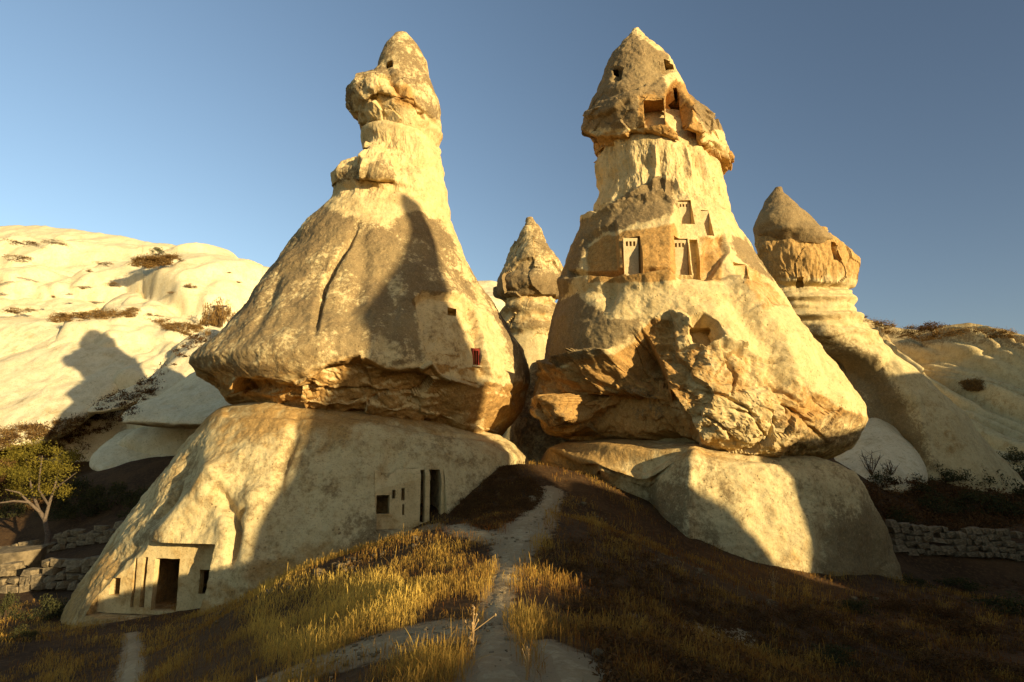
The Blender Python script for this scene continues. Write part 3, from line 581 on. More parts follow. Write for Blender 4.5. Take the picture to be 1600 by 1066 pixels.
pat = np.maximum(pat, .55*inside(wx, wy, [(860,600),(1030,600),(1060,690),(850,690)], 10)*sstep(-.1, .3, fbm(v, .5, 3, 5))); pat = np.maximum(pat, .5*inside(wx, wy, [(1240,660),(1350,640),(1350,690),(1290,725),(1220,700)], 10))  # first patch paints the shadowed underside left of the corner darker
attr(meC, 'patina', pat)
attr(meC, 'ochre', np.clip(low*(.55-.12*sstep(1050, 1120, px)+.5*fbm(v, .5, 3, 72))+.9*inside(wx, wy, [(920,385),(975,362),(1055,345),(1055,440),(915,442)], 5)+.7*inside(wx, wy, [(1090,370),(1130,370),(1130,440),(1090,440)], 5)+.6*inside(wx, wy, [(1145,405),(1175,410),(1235,482),(1195,484)], 5)+.35*low*sstep(1060, 1040, px), 0, 1))
smooth(meC, 38); RCo = part('cone_rock', meC, M_rock, TR)
for fr, w, h, dp, i in panels:
    bm = bmesh.new(); ww = w*(.92 if i != 2 else .80); x0 = -ww
    box_bm(bm, fr, -ww, ww, -h*.98, h*.93, dp-.14, dp-.02, 4, .012, 60+i); pm = bm_mesh('pigeon_panel', bm)
    if i != 1:
        cuts = [boxcut('c', fr, (k-.5)*ww*.52-ww*.15+ww*.26-ww*.26, (k-.5)*ww*.52+ww*.15, h*.52, h*.80, dp-.4, dp+.1, 2, .01, 70+k) for k in (-1, 0, 1, 2)][:4]
        cuts = [boxcut('c', fr, a-ww*.15, a+ww*.15, h*.56, h*.78, dp-.4, dp+.1, 1, 0, 70) for a in (-.52*ww, -.02*ww, .48*ww)]
        for c in cuts: pm = boolean(pm, [c])
    v = getV(pm); attr(pm, 'patina', .1+.2*fbm(v, 1.5, 2, 7)); attr(pm, 'ochre', np.clip(.1+.3*fbm(v, 1.2, 2, 8), 0, 1)); smooth(pm, 30)
    part('pigeon_panel', pm, M_plaster, TR)
# base boulder
V = loft(RB, YR, 460, 70, 300, .98, 2.3); v = surf(V); px, py = proj(v); fr_ = front(V)
d = .30*fbm(v, .16, 3, 81)+.12*fbm(v, .7, 4, 82)+.05*fbm(v, 2.2, 4, 83, .6); d *= .3+.7*sstep(695, 740, py)
n0 = gridN(V); V = disp(V, d); v = surf(V); px, py = proj(v); wx, wy = warp(v, px, py, 6, .7, 84)
corner = np.interp(py, [690,780,870,940], [1080,1066,1070,1085])
d = fr_*(-1.3*sstep(10, -90, wx-corner)*sstep(680, 720, py)+.25*np.exp(-((wx-corner-8)/14)**2)+groove(px, py, [(1000,700),(985,780),(1010,850)], 26, .5)+.6*np.exp(-(np.hypot(wx-922, (wy-725)*.8)/16)**2)
   +groove(px, py, [(1290,800),(1290,930)], 12, .25)+groove(px, py, [(1170,720),(1190,820),(1240,900)], 30, .14)-.2*inside(px, py, [(880,690),(1300,725),(1310,735),(1090,705),(880,700)], 4))
d -= fr_*1.0*sstep(1285, 1400, px)*sstep(740, 900, py)*.6
V = disp(V, d, n0); meB = grid_mesh('base_rock', V); v = getV(meB); px, py = proj(v); wx, wy = warp(v, px, py, 12, .6, 85)
pat = .28+.45*fbm(v, .5, 3, 86)+.55*inside(wx, wy, [(1060,740),(1090,760),(1075,830),(1095,870),(1000,850),(1010,760)], 18)+.7*sstep(1275, 1320, wx)*sstep(770, 820, wy)
attr(meB, 'patina', np.clip(pat, 0, 1)*sstep(690, 730, wy)); attr(meB, 'ochre', np.clip(.15+.5*fbm(v, .3, 3, 87)+.6*sstep(1050, 960, wx)+.4*sstep(735, 705, wy), 0, 1))
smooth(meB, 50); part('base_rock', meB, M_base, TR)
print('right chimney', time.time()-T0)
# ------------------------------------------------------------------ middle chimney
TM = thing('fairy_chimney', P(830, 700, 50), 'small pointed tuff chimney seen in the gap between the two tall ones', 'rock chimney')
MH = [(822,340,832,340),(815,358,843,358),(800,390,862,390),(786,425,878,415),(778,448,884,432),(777,460,884,446),(784,470,878,460),(795,476,865,470)]
MC = [(800,458,860,456),(787,472,872,474),(785,490,874,490),(788,508,872,508),(792,522,870,522),(790,545,876,550),(780,600,890,610),(775,680,892,690),(760,760,910,770)]
V = loft(MH, 50, 180, 40, 140); v = surf(V); px, py = proj(v); fa, ed = facets(v, (.6, .6, .6), 43, .9); bnd = sstep(412, 440, py+6*fbm(v, .5, 2, 2))
V = disp(V, .3*fbm(v, .4, 4, 41)+.25*fa+.06*fbm(v, 2, 3, 44)+.35*bnd*(1-sstep(458, 470, py))); me = grid_mesh('cap_rock', V); v = getV(me); px, py = proj(v)
attr(me, 'patina', np.clip(.55+.5*fbm(v, .3, 3, 45)+.6*sstep(425, 440, py), 0, 1)); attr(me, 'ochre', np.clip(.3+.5*fbm(v, .3, 3, 46), 0, 1)); smooth(me, 50); part('cap_rock', me, M_rock, TM)
V = loft(MC, 50, 160, 40, 160); v = surf(V); px, py = proj(v); fa, ed = facets(v, (.7, .7, 1.2), 47, .8)
st = np.sin(v[:, 2]*4.6+1.5*fbm(v, .5, 2, 48))*sstep(535, 515, py); V = disp(V, .18*st+.25*fa*sstep(540, 515, py)+.25*fbm(v, np.array([.5, .5, .15]), 3, 49)); me = grid_mesh('neck_rock', V); v = getV(me); px, py = proj(v); st = np.sin(v[:, 2]*4.6+1.5*fbm(v, .5, 2, 48))
attr(me, 'patina', np.clip(.55*sstep(528, 508, py)*(.7+.5*st)+.1, 0, 1)); attr(me, 'ochre', .4*sstep(540, 500, py)+.1); smooth(me, 40); part('neck_rock', me, M_base, TM)
TS_ = thing('boulder', P(850, 745, 37), 'rock mass added to fill the black shadow in the gap between the two tall chimneys', 'boulder')  # added rock, filling the gap where only black shadow shows
V = loft([(826,566,848,566),(818,590,862,590),(806,640,885,640),(795,690,910,690),(785,740,930,740),(780,790,940,790)], 37, 120, 30, 100); v = surf(V); V = disp(V, .25*fbm(v, .5, 4, 171)); me = grid_mesh('rock_body', V); v = getV(me)
attr(me, 'patina', np.full(len(v), .5)); attr(me, 'ochre', np.full(len(v), .5)); smooth(me, 45); part('rock_body', me, M_rock, TS_)
# ------------------------------------------------------------------ far right chimney
TF = thing('fairy_chimney', P(1290, 720, 47), 'smooth round capped tuff chimney behind the right one with pale broken collar', 'rock chimney'); YF = 47
FH = [(1212,293,1223,293),(1205,300,1232,302),(1193,318,1250,318),(1183,338,1275,340),(1176,356,1292,362),(1175,370,1303,376),(1184,384,1306,386),(1200,392,1290,394)]
FC = [(1205,358,1290,362),(1183,372,1308,374),(1182,388,1328,386),(1186,404,1335,408),(1192,424,1336,424),(1197,440,1332,446),(1202,452,1329,460),(1206,470,1339,472),(1212,490,1349,495),(1226,520,1380,530),(1262,545,1405,556),(1275,580,1450,592),(1285,640,1515,650),(1295,700,1570,715),(1290,770,1620,770),(1280,830,1680,830),(1270,870,1720,870)]
V = loft(FH, YF, 180, 40, 120); v = surf(V); V = disp(V, .2*fbm(v, .4, 3, 91)+.04*fbm(v, 2, 4, 92)); me = grid_mesh('cap_rock', V); v = getV(me); px, py = proj(v)
attr(me, 'patina', np.full(len(v), .95)); attr(me, 'ochre', np.zeros(len(v))); smooth(me, 50); part('cap_rock', me, M_rock, TF)
V = loft(FC, YF, 340, 50, 280, .62); v = surf(V); px, py = proj(v); fr_ = front(V); wx, wy = warp(v, px, py, 5, .7, 93)
fa, ed = facets(v, (.8, .8, .45), 94, .8); rz = sstep(452, 437, py)
d = rz*(.16*fa+.22*fbm(v, np.array([.9, .9, .35]), 4, 191, .6)+.18*fbm(v, .5, 3, 192, ridged=True)-.1)+.25*fbm(v, .3, 3, 95)+.06*fbm(v, 1.3, 4, 96)+.3*np.abs(noise(v*np.array([.9, .9, .2]), 97))*sstep(430, 445, py)*sstep(470, 455, py)-.4*np.exp(-((wy-446)/5)**2)*sstep(1330, 1300, px)
d += (.16*np.sin(v[:, 2]*5+2*fbm(v, .3, 2, 98))+.10*np.sin(v[:, 2]*11+3*fbm(v, .3, 2, 198)))*sstep(440, 455, py)*sstep(560, 490, py)
d += fr_*(-1.6*inside(wx, wy, [(1290,560),(1385,570),(1420,640),(1440,720),(1380,720),(1310,640)], 18)+.4*np.exp(-(seg_dist(px, py, [(1290,520),(1370,560),(1420,630),(1450,720)])/14)**2))
V = disp(V, d); me = grid_mesh('body_rock', V); b = bvh_of(me)
cs = [pxcut('c', b, 1245, 368, 1254, 378, .8, .6, n=3, jit=.05, seed=1)[0], pxcut('c', b, 1299, 378, 1311, 406, .9, .9, n=3, jit=.25, seed=2)[0], pxcut('c', b, 1245, 436, 1256, 448, .8, .7, n=3, jit=.25, seed=3)[0]]
for c in cs: me = boolean(me, [c])
v = getV(me); px, py = proj(v); wx, wy = warp(v, px, py, 9, .5, 99)
attr(me, 'patina', np.clip(.5*np.exp(-(seg_dist(wx, wy, [(1270,525),(1350,560),(1410,640),(1450,720)])/22)**2)+.12+.2*fbm(v, .3, 2, 3)+.7*inside(wx, wy, [(1280,550),(1370,560),(1430,700),(1330,690)], 14)+.5*sstep(1215, 1195, px)*rz[:1].mean()*sstep(460, 440, py), 0, 1))  # polygon paints the shadow on the ridge's left side into the patina mask
attr(me, 'ochre', np.clip(.65*sstep(450, 425, py)+.2+.4*fbm(v, .3, 3, 4), 0, 1)); smooth(me, 40); part('body_rock', me, M_base, TF)
print('far chimneys', time.time()-T0)
#==== HILLS
def sheet(name, crest, base, Yb, Yc, px0, px1, nu, nv, dispf, mat, label, yprof=None, back=60):
    xs = np.linspace(px0, px1, nu); ct = np.interp(xs, *zip(*crest)); bs = np.interp(xs, *zip(*base)); t = np.linspace(0, 1, nv)
    yb = np.interp(xs, *zip(*Yb)); yc = np.interp(xs, *zip(*Yc)); yp = t if yprof is None else np.interp(t, *yprof)
    PX = np.repeat(xs[None], nv, 0); PY = bs[None]+(ct-bs)[None]*t[:, None]; YY = yb[None]+(yc-yb)[None]*yp[:, None]
    V = P(PX, PY, YY); n = np.cross(np.gradient(V, axis=1), np.gradient(V, axis=0)); n /= np.linalg.norm(n, axis=2)[..., None]
    n *= np.sign(((EYEV-V)*n).sum(2))[..., None]; v = V.reshape(-1, 3); px, py = proj(v)
    V = V+n*dispf(v, px, py).reshape(nv, nu)[..., None]
    top = V[-1]; rows = [V]
    for k in range(1, 10): rows.append((top+np.array([0, k*back/9, 0])-np.array([0, 0, 1])*(k/9)**1.5*(top[:, 2:3]+4))[None])
    V = np.concatenate(rows); ix = np.arange(V.shape[0]*nu).reshape(V.shape[0], nu)
    me = mesh_np(name, V.reshape(-1, 3), np.stack([ix[:-1, :-1], ix[:-1, 1:], ix[1:, 1:], ix[1:, :-1]], -1).reshape(-1, 4))
    smooth(me); return me
def chaikin(c, n=2):
    c = np.array(c, float)
    for _ in range(n): c = np.stack([.75*c+.25*np.roll(c, -1, 0), .25*c+.75*np.roll(c, -1, 0)], 1).reshape(-1, 2)
    return c
def pillow(outline, Yb, k, T, p=3.0, na=140, nr=34, nz=.12, seed=0, bulge=0.):
    """rounded rock block: picture outline, distance at its lowest edge, metres it leans back per 100 px, half thickness"""
    c = chaikin(outline); s = np.concatenate([[0], np.cumsum(np.hypot(*(np.roll(c, -1, 0)-c).T))]); cc = np.concatenate([c, c[:1]])
    t = np.linspace(0, s[-1], na, endpoint=False); o = np.stack([np.interp(t, s, cc[:, j]) for j in (0, 1)], 1); m = o.mean(0); yb = o[:, 1].max()
    rows = []
    for sgn in (-1, 1):
        r = np.sin(np.linspace(0, math.pi/2, nr)) if sgn < 0 else np.sin(np.linspace(0, math.pi/2, nr))[::-1][1:]
        for q in r:
            xy = m+(o-m)*q; Y = Yb+(yb-xy[:, 1])*k/100+sgn*T*(1-q**p)**(1/2.2)*(1 if sgn < 0 else 1.4)
            rows.append(P(xy[:, 0], xy[:, 1], Y))
    V = np.stack(rows[1:-1] if False else rows); V[0] = V[0].mean(0)+(V[1]-V[1].mean(0))*.02; V[-1] = V[-1].mean(0)+(V[-2]-V[-2].mean(0))*.02
    v = surf(V); n = gridN(V); V = V+n*(nz*(1.6*fbm(v, .3, 3, seed)+.35*fbm(v, 1.5, 3, seed+3))).reshape(V.shape[:2])[..., None]
    return grid_mesh('rock', V)
crestL = [(-900,330),(-300,350),(0,368),(60,368),(120,375),(180,384),(230,395),(300,402),(345,410),(400,432),(500,448),(700,450),(775,458),(800,478),(900,520)]
def dL(v, px, py):
    q = v@np.array([[.85, .5, 0], [-.5, .85, 0], [0, 0, 1]]); bl = np.abs(noise(q*np.array([.05, .028, .09]), 101)); bl2 = np.abs(noise(q*np.array([.14, .06, .2])+7, 102))
    led = np.interp(px, [-900, 0, 80, 200, 320, 900], [500, 498, 496, 486, 515, 530])
    ct = np.interp(px, *zip(*crestL)); return (7.0*bl+3.2*bl2)*(.02+.98*sstep(0, 70, py-ct))+.35*fbm(v, .22, 5, 103, .55)+1.3*np.abs(noise(q*np.array([.4, .15, .5])+3, 104))*sstep(0, 30, py-ct)+1.8*sstep(6, -10, py-led)-1.2*np.exp(-((py-led)/5)**2)
meL = sheet('hill', crestL, [(-900,760),(900,760)], [(-900,64),(0,63),(150,59),(300,54),(420,57),(900,72)], [(-900,125),(0,118),(400,104),(900,100)], -900, 900, 460, 240, dL, M_white, '', ([0, .35, .62, .72, 1], [0, .09, .24, .40, 1]))
v = getV(meL); px, py = proj(v); attr(meL, 'patina', np.clip(.25*fbm(v, .1, 3, 5)-.05, 0, .4)); attr(meL, 'ochre', np.clip(.15+.3*fbm(v, .06, 3, 6), 0, 1)*.5)
tag(link('hill', meL, M_white), 'smooth white tuff hillside on the left', None, None, 'structure')
crestR = [(1000,440),(1200,470),(1335,488),(1360,500),(1385,510),(1440,517),(1480,510),(1515,505),(1560,514),(1600,523),(1750,545),(2100,560),(2600,600)]
def dR(v, px, py):
    t = np.clip((py-520)/200, 0, 1); n1 = noise(np.stack([(v[:, 0]+.35*v[:, 1])*.26, v[:, 1]*.03, v[:, 2]*.03], 1), 111)
    fl = np.abs(n1); f2 = np.abs(noise(np.stack([(v[:, 0]+.35*v[:, 1])*.8, v[:, 1]*.08, v[:, 2]*.06], 1), 112))
    return (6.0*fl+1.8*f2)*sstep(0, .18, t)*(1.15-.5*t)+.25*fbm(v, .3, 4, 113)-1.0*sstep(.9, .2, np.abs(py-np.interp(px, [1300, 1600], [563, 580]))/4)*.3
meR = sheet('hill', crestR, [(1000,790),(2600,790)], [(1000,60),(1450,58),(1700,52),(2600,44)], [(1000,95),(1400,88),(1700,80),(2600,70)], 1000, 2600, 460, 200, dR, M_white, '')
v = getV(meR); px, py = proj(v); ct = np.interp(px, *zip(*crestR))
attr(meR, 'patina', np.clip(.9*inside(*warp(v, px, py, 6, .4, 7), [(1335,480),(1600,500),(1700,560),(1480,535),(1420,548),(1360,520)], 5)*.6+.1+.25*fbm(v, .2, 3, 8), 0, 1)); attr(meR, 'ochre', np.clip(.2+.3*fbm(v, .1, 3, 9), 0, 1))
tag(link('hill', meR, M_base), 'pale fluted badland hillside on the right', None, None, 'structure')
OUT = [
 ('broad white tuff slope low on the left that carries the head shaped shadow', [(-90,570),(0,548),(60,522),(150,500),(215,496),(255,518),(259,545),(236,575),(205,600),(135,660),(60,700),(-90,715)], 55, 8.3, 3.4),
 ('rounded white tuff dome at the left edge above the broad slope', [(-90,498),(20,495),(90,498),(132,512),(118,535),(40,560),(-90,585)], 66, 8, 2.5),
 ('small pale tuff knob between the two strips of brown scrub', [(128,648),(150,630),(200,608),(262,578),(285,560),(250,612),(185,645)], 56, 8, 1.6),
 ('long tilted tuff slab running up to the bush beside the left cone', [(205,648),(238,592),(290,540),(316,514),(346,514),(362,540),(340,562),(285,610),(222,652)], 53, 9, 2.2),
 ('pointed wedge shaped tuff block directly left of the cone skirt', [(188,657),(200,640),(262,612),(302,585),(345,552),(385,560),(390,640),(335,668),(290,670),(195,664)], 47, 8, 2.4),
 ('flat tuff slab under the wedge shaped block', [(136,722),(165,690),(200,664),(296,668),(350,655),(360,700),(310,738),(230,744),(150,740)], 50.5, 7, 1.2),
 ('squared white tuff ledge block beside the bush on the left hillside', [(214,490),(222,470),(255,468),(300,478),(314,502),(300,515),(258,512)], 74, 12, 2.2),
 ('low rounded tuff ledge left of the squared block', [(152,487),(175,464),(214,455),(226,470),(216,488),(190,490)], 76, 12, 2.2),
 ('long low tuff ledge near the left edge above the brown strip', [(-40,478),(40,455),(110,462),(156,478),(150,490),(60,500),(-40,492)], 77, 12, 2.5)]
hill_bvhs = [bvh_of(meL), bvh_of(meR)]
for i, (lb, ol, Yb, k, T) in enumerate(OUT):
    me = pillow(ol, Yb, k, T, 4.5, 150, 36, .16, 120+i); t = thing('tuff_outcrop', P(np.mean([q[0] for q in ol]), max(q[1] for q in ol), Yb), lb, 'outcrop', 'pale tuff outcrops on the left hillside')
    v = getV(me); attr(me, 'patina', np.clip(.1+.2*fbm(v, .3, 3, i), 0, 1)); attr(me, 'ochre', np.clip(.1+.3*fbm(v, .2, 3, i+3), 0, 1)); smooth(me, 60); hill_bvhs.append(bvh_of(me))
    root = part('rock_body', me, M_white, t)
OUT2 = [('smooth pale tuff apron at the foot of the far right chimney', [(1296,735),(1318,690),(1345,652),(1372,638),(1402,660),(1448,720),(1450,775),(1300,780)], 40, 6, 2.6),
 ('small pale boulder in the dark hollow under the right hillside', [(1498,730),(1506,706),(1520,702),(1540,714),(1550,732),(1520,738)], 45, 6, 1.0)]
for i, (lb, ol, Yb, k, T) in enumerate(OUT2):
    me = pillow(ol, Yb, k, T, 2.6, 120, 30, .12, 140+i); t = thing('tuff_outcrop', P(np.mean([q[0] for q in ol]), max(q[1] for q in ol), Yb), lb, 'outcrop')
    v = getV(me); attr(me, 'patina', np.clip(.2+.2*fbm(v, .3, 3, i), 0, 1)); attr(me, 'ochre', np.full(len(v), .1)); smooth(me, 60); hill_bvhs.append(bvh_of(me)); part('rock_body', me, M_white, t)
print('hills', time.time()-T0)
def hit_all(px, py):
    o = Vector((0, 0, EYE)); d = pray(px, py); best = None
    for b in hill_bvhs:
        h = b.ray_cast(o, d)
        if h[0] is not None and (best is None or (h[0]-o).length < (best-o).length): best = h[0]
    g = ground_at(px, py)
    if best is None or (g-o).length < (best-o).length: best = g
    return best
#==== CASTERS
# rocks standing to the right behind the camera; they shade the ridge and the two tall chimneys
TS = np.array(TOSUN); E1 = np.array((-TOSUN).cross(Vector((0, 0, 1))).normalized()); E2 = np.cross(E1, -TS); SC = 25.0
HSUN = np.array([TS[0], TS[1], 0])/math.hypot(TS[0], TS[1])
CA = [(17.55,17.55,17.75,17.62),(17.5,16.9,18.4,17.1),(17.5,15.4,18.8,15.8),(16.9,14.2,18.4,14.0),(15.7,12.6,18.1,12.9),(14.9,11.7,17.95,12.0),(14.2,10.7,18.4,10.8),(14.05,9.5,18.6,9.5),(13.7,7.8,19.0,8.2),(12.8,6.8,19.6,6.9),
      (12.3,5.6,20.4,6.0),(11.9,4.8,20.3,5.1),(10.9,3.4,19.2,4.2),(10.3,2.0,18.6,2.9),(9.6,0,18.6,0),(8.6,-8.5,20,-8.5)]
R_ = np.array(CA); s_ = np.concatenate([[0], np.cumsum(np.hypot(*np.diff(R_[:, :2], axis=0).T)+np.hypot(*np.diff(R_[:, 2:], axis=0).T))]); R_ = np.stack([np.interp(np.linspace(0, s_[-1], 120), s_, R_[:, j]) for j in range(4)], 1)
th = np.linspace(0, 2*math.pi, 120, endpoint=False); A_ = R_[:, 0:1]*E1+R_[:, 1:2]*E2+TS*SC; B_ = R_[:, 2:3]*E1+R_[:, 3:4]*E2+TS*SC; H_ = (B_-A_)/2
V = ((A_+B_)/2)[:, None]+H_[:, None]*np.cos(th)[None, :, None]+np.linalg.norm(H_, axis=1)[:, None, None]*np.sin(th)[None, :, None]*HSUN
V = disp(V, .14*fbm(surf(V), .5, 4, 151)); me = grid_mesh('cone_rock', V); smooth(me); v = getV(me); attr(me, 'patina', .5+.5*fbm(v, .3, 3, 1)); attr(me, 'ochre', .2+.3*fbm(v, .3, 3, 2))
t = thing('fairy_chimney', (15*E1+TS*SC)*np.array([1, 1, 0])-np.array([0, 0, 3.]), 'tuff chimney outside the picture behind the camera, casting the shadow on the left cone', 'rock chimney'); part('cone_rock', me, M_rock, t)
TOP = [(-90,.2),(-30,.5),(2,.55),(8.4,.75),(9.4,1.6),(12,2.2),(18.6,2.9),(19.3,3.3),(20.1,3.45),(21,3.05),(21.4,2.8),(22.1,2.45),(22.6,1.9),(22.85,1.2),(23.15,.5),(23.5,-.2),(23.8,-.9),(24.25,-1.3),(24.45,-.3),(24.42,.3),(24.43,.7),(24.44,2.1),(24.5,3.3),(25,3.8),(28,4),(36,5.2),(42,7.2),(47,9),(60,9.6),(78,8.4),(81,9),(83,11.6),(85.5,14.6),(100,15.5),(140,12)]
av = np.unique(np.concatenate([np.linspace(-90, 0, 60), np.arange(0, 30, .06), np.linspace(30, 140, 150)])); hv = np.interp(av, *zip(*sorted(TOP)))
hv += .10*noise(np.stack([av*1.3, 0*av, 0*av], 1), 161)+.05*noise(np.stack([av*4, 0*av, 0*av], 1), 162)
sv_ = np.concatenate([np.linspace(-22, -2, 14), np.linspace(-1.5, 1.5, 5), np.linspace(2, 26, 14)]); crown = np.where(np.abs(sv_) < 1.6, 1-.004*sv_**2, np.exp(-((np.abs(sv_)-1.5)/9.)**2))
TP = av[:, None]*E1+hv[:, None]*E2+TS*(SC+1); Vh = TP[:, None]+sv_[None, :, None]*HSUN; Vh[:, :, 2] = -4.5+(TP[:, 2:3]+4.5)*crown[None]
ix = np.arange(len(av)*len(sv_)).reshape(len(av), -1); me = mesh_np('hill', Vh.reshape(-1, 3), np.stack([ix[:-1, :-1], ix[:-1, 1:], ix[1:, 1:], ix[1:, :-1]], -1).reshape(-1, 4)); smooth(me, 60); attr(me, 'patina', np.full(len(av)*len(sv_), .5)); attr(me, 'ochre', np.full(len(av)*len(sv_), .2)); tag(link('hill', me, M_base), None, None, None, 'structure')
#==== VEGETATION
def leaf_cloud(cent, size, rnd, per, up=.35):
    """quads round many centres: (n,3), leaf length; returns V, F, tint"""
    n = len(cent); ax = rnd.normal(size=(n, 3)); ax /= np.linalg.norm(ax, axis=1)[:, None]; b = rnd.normal(size=(n, 3)); b -= (b*ax).sum(1)[:, None]*ax; b /= np.linalg.norm(b, axis=1)[:, None]
    s = size*(.6+.8*rnd.random(n))[:, None]; ax = ax*s; b = b*s*per
    V = np.stack([cent-ax*.5, cent+b*.5, cent+ax*.5, cent-b*.5], 1).reshape(-1, 3); return V, np.arange(4*n).reshape(n, 4), np.repeat(rnd.random(n), 4)
def tube_np(pts, radii, m=6):
    pts = np.asarray(pts, float); V = []; n = len(pts); tg = np.gradient(pts, axis=0); tg /= np.linalg.norm(tg, axis=1)[:, None]+1e-9
    for i in range(n):
        a = np.cross(tg[i], [.3, .9, .2]); a /= np.linalg.norm(a); b = np.cross(tg[i], a); th = np.linspace(0, 2*math.pi, m, endpoint=False)
        V.append(pts[i]+radii[i]*(np.cos(th)[:, None]*a+np.sin(th)[:, None]*b))
    ix = np.arange(n*m).reshape(n, m); q = np.stack([ix[:-1], np.roll(ix, -1, 1)[:-1], np.roll(ix, -1, 1)[1:], ix[1:]], -1).reshape(-1, 4)
    return np.concatenate(V), q
def join(parts_):
    Vs, Fs, o = [], [], 0
    for V, F_ in parts_: Vs.append(V); Fs.append(F_+o); o += len(V)
    return np.concatenate(Vs), np.concatenate(Fs)
def bush_meshes(seed, n=1500, nclump=18, leaf=.07, flat=.7, stems=7):
    r = np.random.default_rng(seed); cl = r.normal(size=(nclump, 3)); cl /= np.linalg.norm(cl, axis=1)[:, None]; cl[:, 2] = np.abs(cl[:, 2]); cl *= (.35+.5*r.random(nclump))[:, None]
    k = r.integers(0, nclump, n); g = r.normal(size=(n, 3)); g /= np.linalg.norm(g, axis=1)[:, None]
    c = cl[k]+g*((.34*r.random(n)**.4))[:, None]*(.6+.7*r.random(nclump))[k][:, None]; c[:, 2] = np.abs(c[:, 2])*flat+.03
    V, F_, t = leaf_cloud(c, leaf, r, .5); fo = mesh_np('foliage', V, F_); attr(fo, 'tint', np.clip(t*.6+.4*r.random(nclump)[np.repeat(k, 4)], 0, 1))
    tb = []
    for i in range(stems):
        e = cl[i % nclump]*np.array([1, 1, flat]); w_ = r.normal(size=3)*.06; tb.append(tube_np([[0, 0, -.1], e*.4+w_, e*.8+w_*.5, e*1.1], [.022, .017, .011, .004], 5))
    V, F_ = join(tb); st = mesh_np('stems', V, F_); smooth(st); return fo, st
BUSH = [bush_meshes(300+i) for i in range(3)]; SCR = [bush_meshes(310+i, 1100, 16, .085, .6, 9) for i in range(3)]
def place_bush(pos, sx, sz, kind, name, label, cat, group, fm, sm_, twod=True):
    fo, st = (BUSH if kind == 'b' else SCR)[random.randrange(3)]
    t = bpy.data.objects.new(name, None); COL.objects.link(t); t.location = pos; t.rotation_euler = (0, 0, random.uniform(0, 6.28)); t.scale = (sx, sx, sz); tag(t, label, cat, group)
    for me, mm, nm in ((fo, fm, 'foliage'), (st, sm_, 'stems')):
        o = bpy.data.objects.new(nm, me); COL.objects.link(o); o.parent = t
        if not me.materials: me.materials.append(mm)
        o.material_slots[0].link = 'OBJECT'; o.material_slots[0].material = mm
    return t
def pxm(px, py, pos, w): return w*math.sqrt(pos.x**2+pos.y**2+(pos.z-EYE)**2)/F
# bushes on the left hill
p_ = hit_all(248, 397); place_bush(p_, pxm(0, 0, p_, 15), pxm(0, 0, p_, 16), 'b', 'round_bush', 'single round green bush standing on the skyline of the left hill', 'bush', None, M_bush, M_twig)
HB = [(298,450,11,7),(282,407,8,3),(240,408,24,5),(222,414,14,5),(262,404,16,4),(140,425,7,4),(165,414,16,3),(26,405,24,5),(40,382,26,3),(84,380,22,3),(24,489,20,7),(46,486,10,5),(178,447,14,5),(270,459,14,3),(358,427,6,2),(372,442,6,3),(100,494,18,4),(124,492,14,4),(150,488,12,4),(205,484,10,4),(240,494,16,4),(275,508,16,4),(128,452,7,4),(82,465,5,4)]
HILL_LABELS = ['rounded brown shrub alone on the white slope left of the cone shoulder', 'tiny brown tuft just under the skyline right of the round green bush', 'wide brown shrub directly below the round green skyline bush', 'brown shrub at the left end of the patch below the round green bush', 'flat brown shrub at the right end of the patch below the round green bush', 'small brown tuft upper of the pair left of the skyline patch', 'thin brown streak of shrub right of the small pair high on the slope', 'broad brown shrub high on the slope near the left edge of the photo', 'long flat brown shrub on the left skyline nearest the left edge', 'thin brown shrub on the left skyline between its flat neighbour and the round bush', 'wide dark brown shrub in the hollow at the left edge above the ledge', 'small brown shrub at the right end of the hollow at the left edge', 'brown shrub on the bulge above the squared ledge block', 'thin brown shrub creeping left from the rounded one by the cone', 'tiny tuft high on the slope touching the cone outline', 'tiny lower tuft close to the cone outline', 'low brown shrub at the left end of the ledge strip', 'low brown shrub second along the ledge strip', 'low brown shrub on the ledge below the low rounded block', 'brown shrub in the crack between the low block and the squared block', 'brown shrub under the squared ledge block on its left', 'brown shrub under the squared ledge block on its right', 'tiny tuft in the middle of the bare slope above the ledge strip', 'tiny tuft at the left above the long low ledge']
for x, y, wd, h in HB:
    p_ = hit_all(x, y); place_bush(p_, pxm(x, y, p_, wd*.9), pxm(x, y, p_, h*1.5), 's', 'cushion_shrub', HILL_LABELS.pop(0), 'shrub', 'brown shrubs on the left hillside', M_dry, M_twig)
DOOR_LABELS = ['left of the upright dry shrubs beside the dark doorway', 'tallest of the upright dry shrubs, in front of the dark doorway', 'right one of the upright dry shrubs, nearest the cone outline']
for x, y, wd, h in [(324,510,15,50),(341,512,15,66),(358,508,13,48)]:
    p_ = hit_all(x, y); place_bush(p_, pxm(x, y, p_, wd), pxm(x, y, p_, h*1.1), 's', 'tall_shrub', DOOR_LABELS.pop(0), 'shrub', 'upright shrubs by the hillside doorway', M_dry, M_twig)
p_ = hit_all(345, 508)
t = thing('timber_doorway', p_, 'small dark doorway with wooden posts among the upright shrubs left of the cone', 'doorway'); k = pxm(0, 0, p_, 1); O = (Vector(p_)+Vector((0, -.6, 0)), Vector((1, 0, 0)), Vector((0, 0, 1)), Vector((0, 1, 0)))
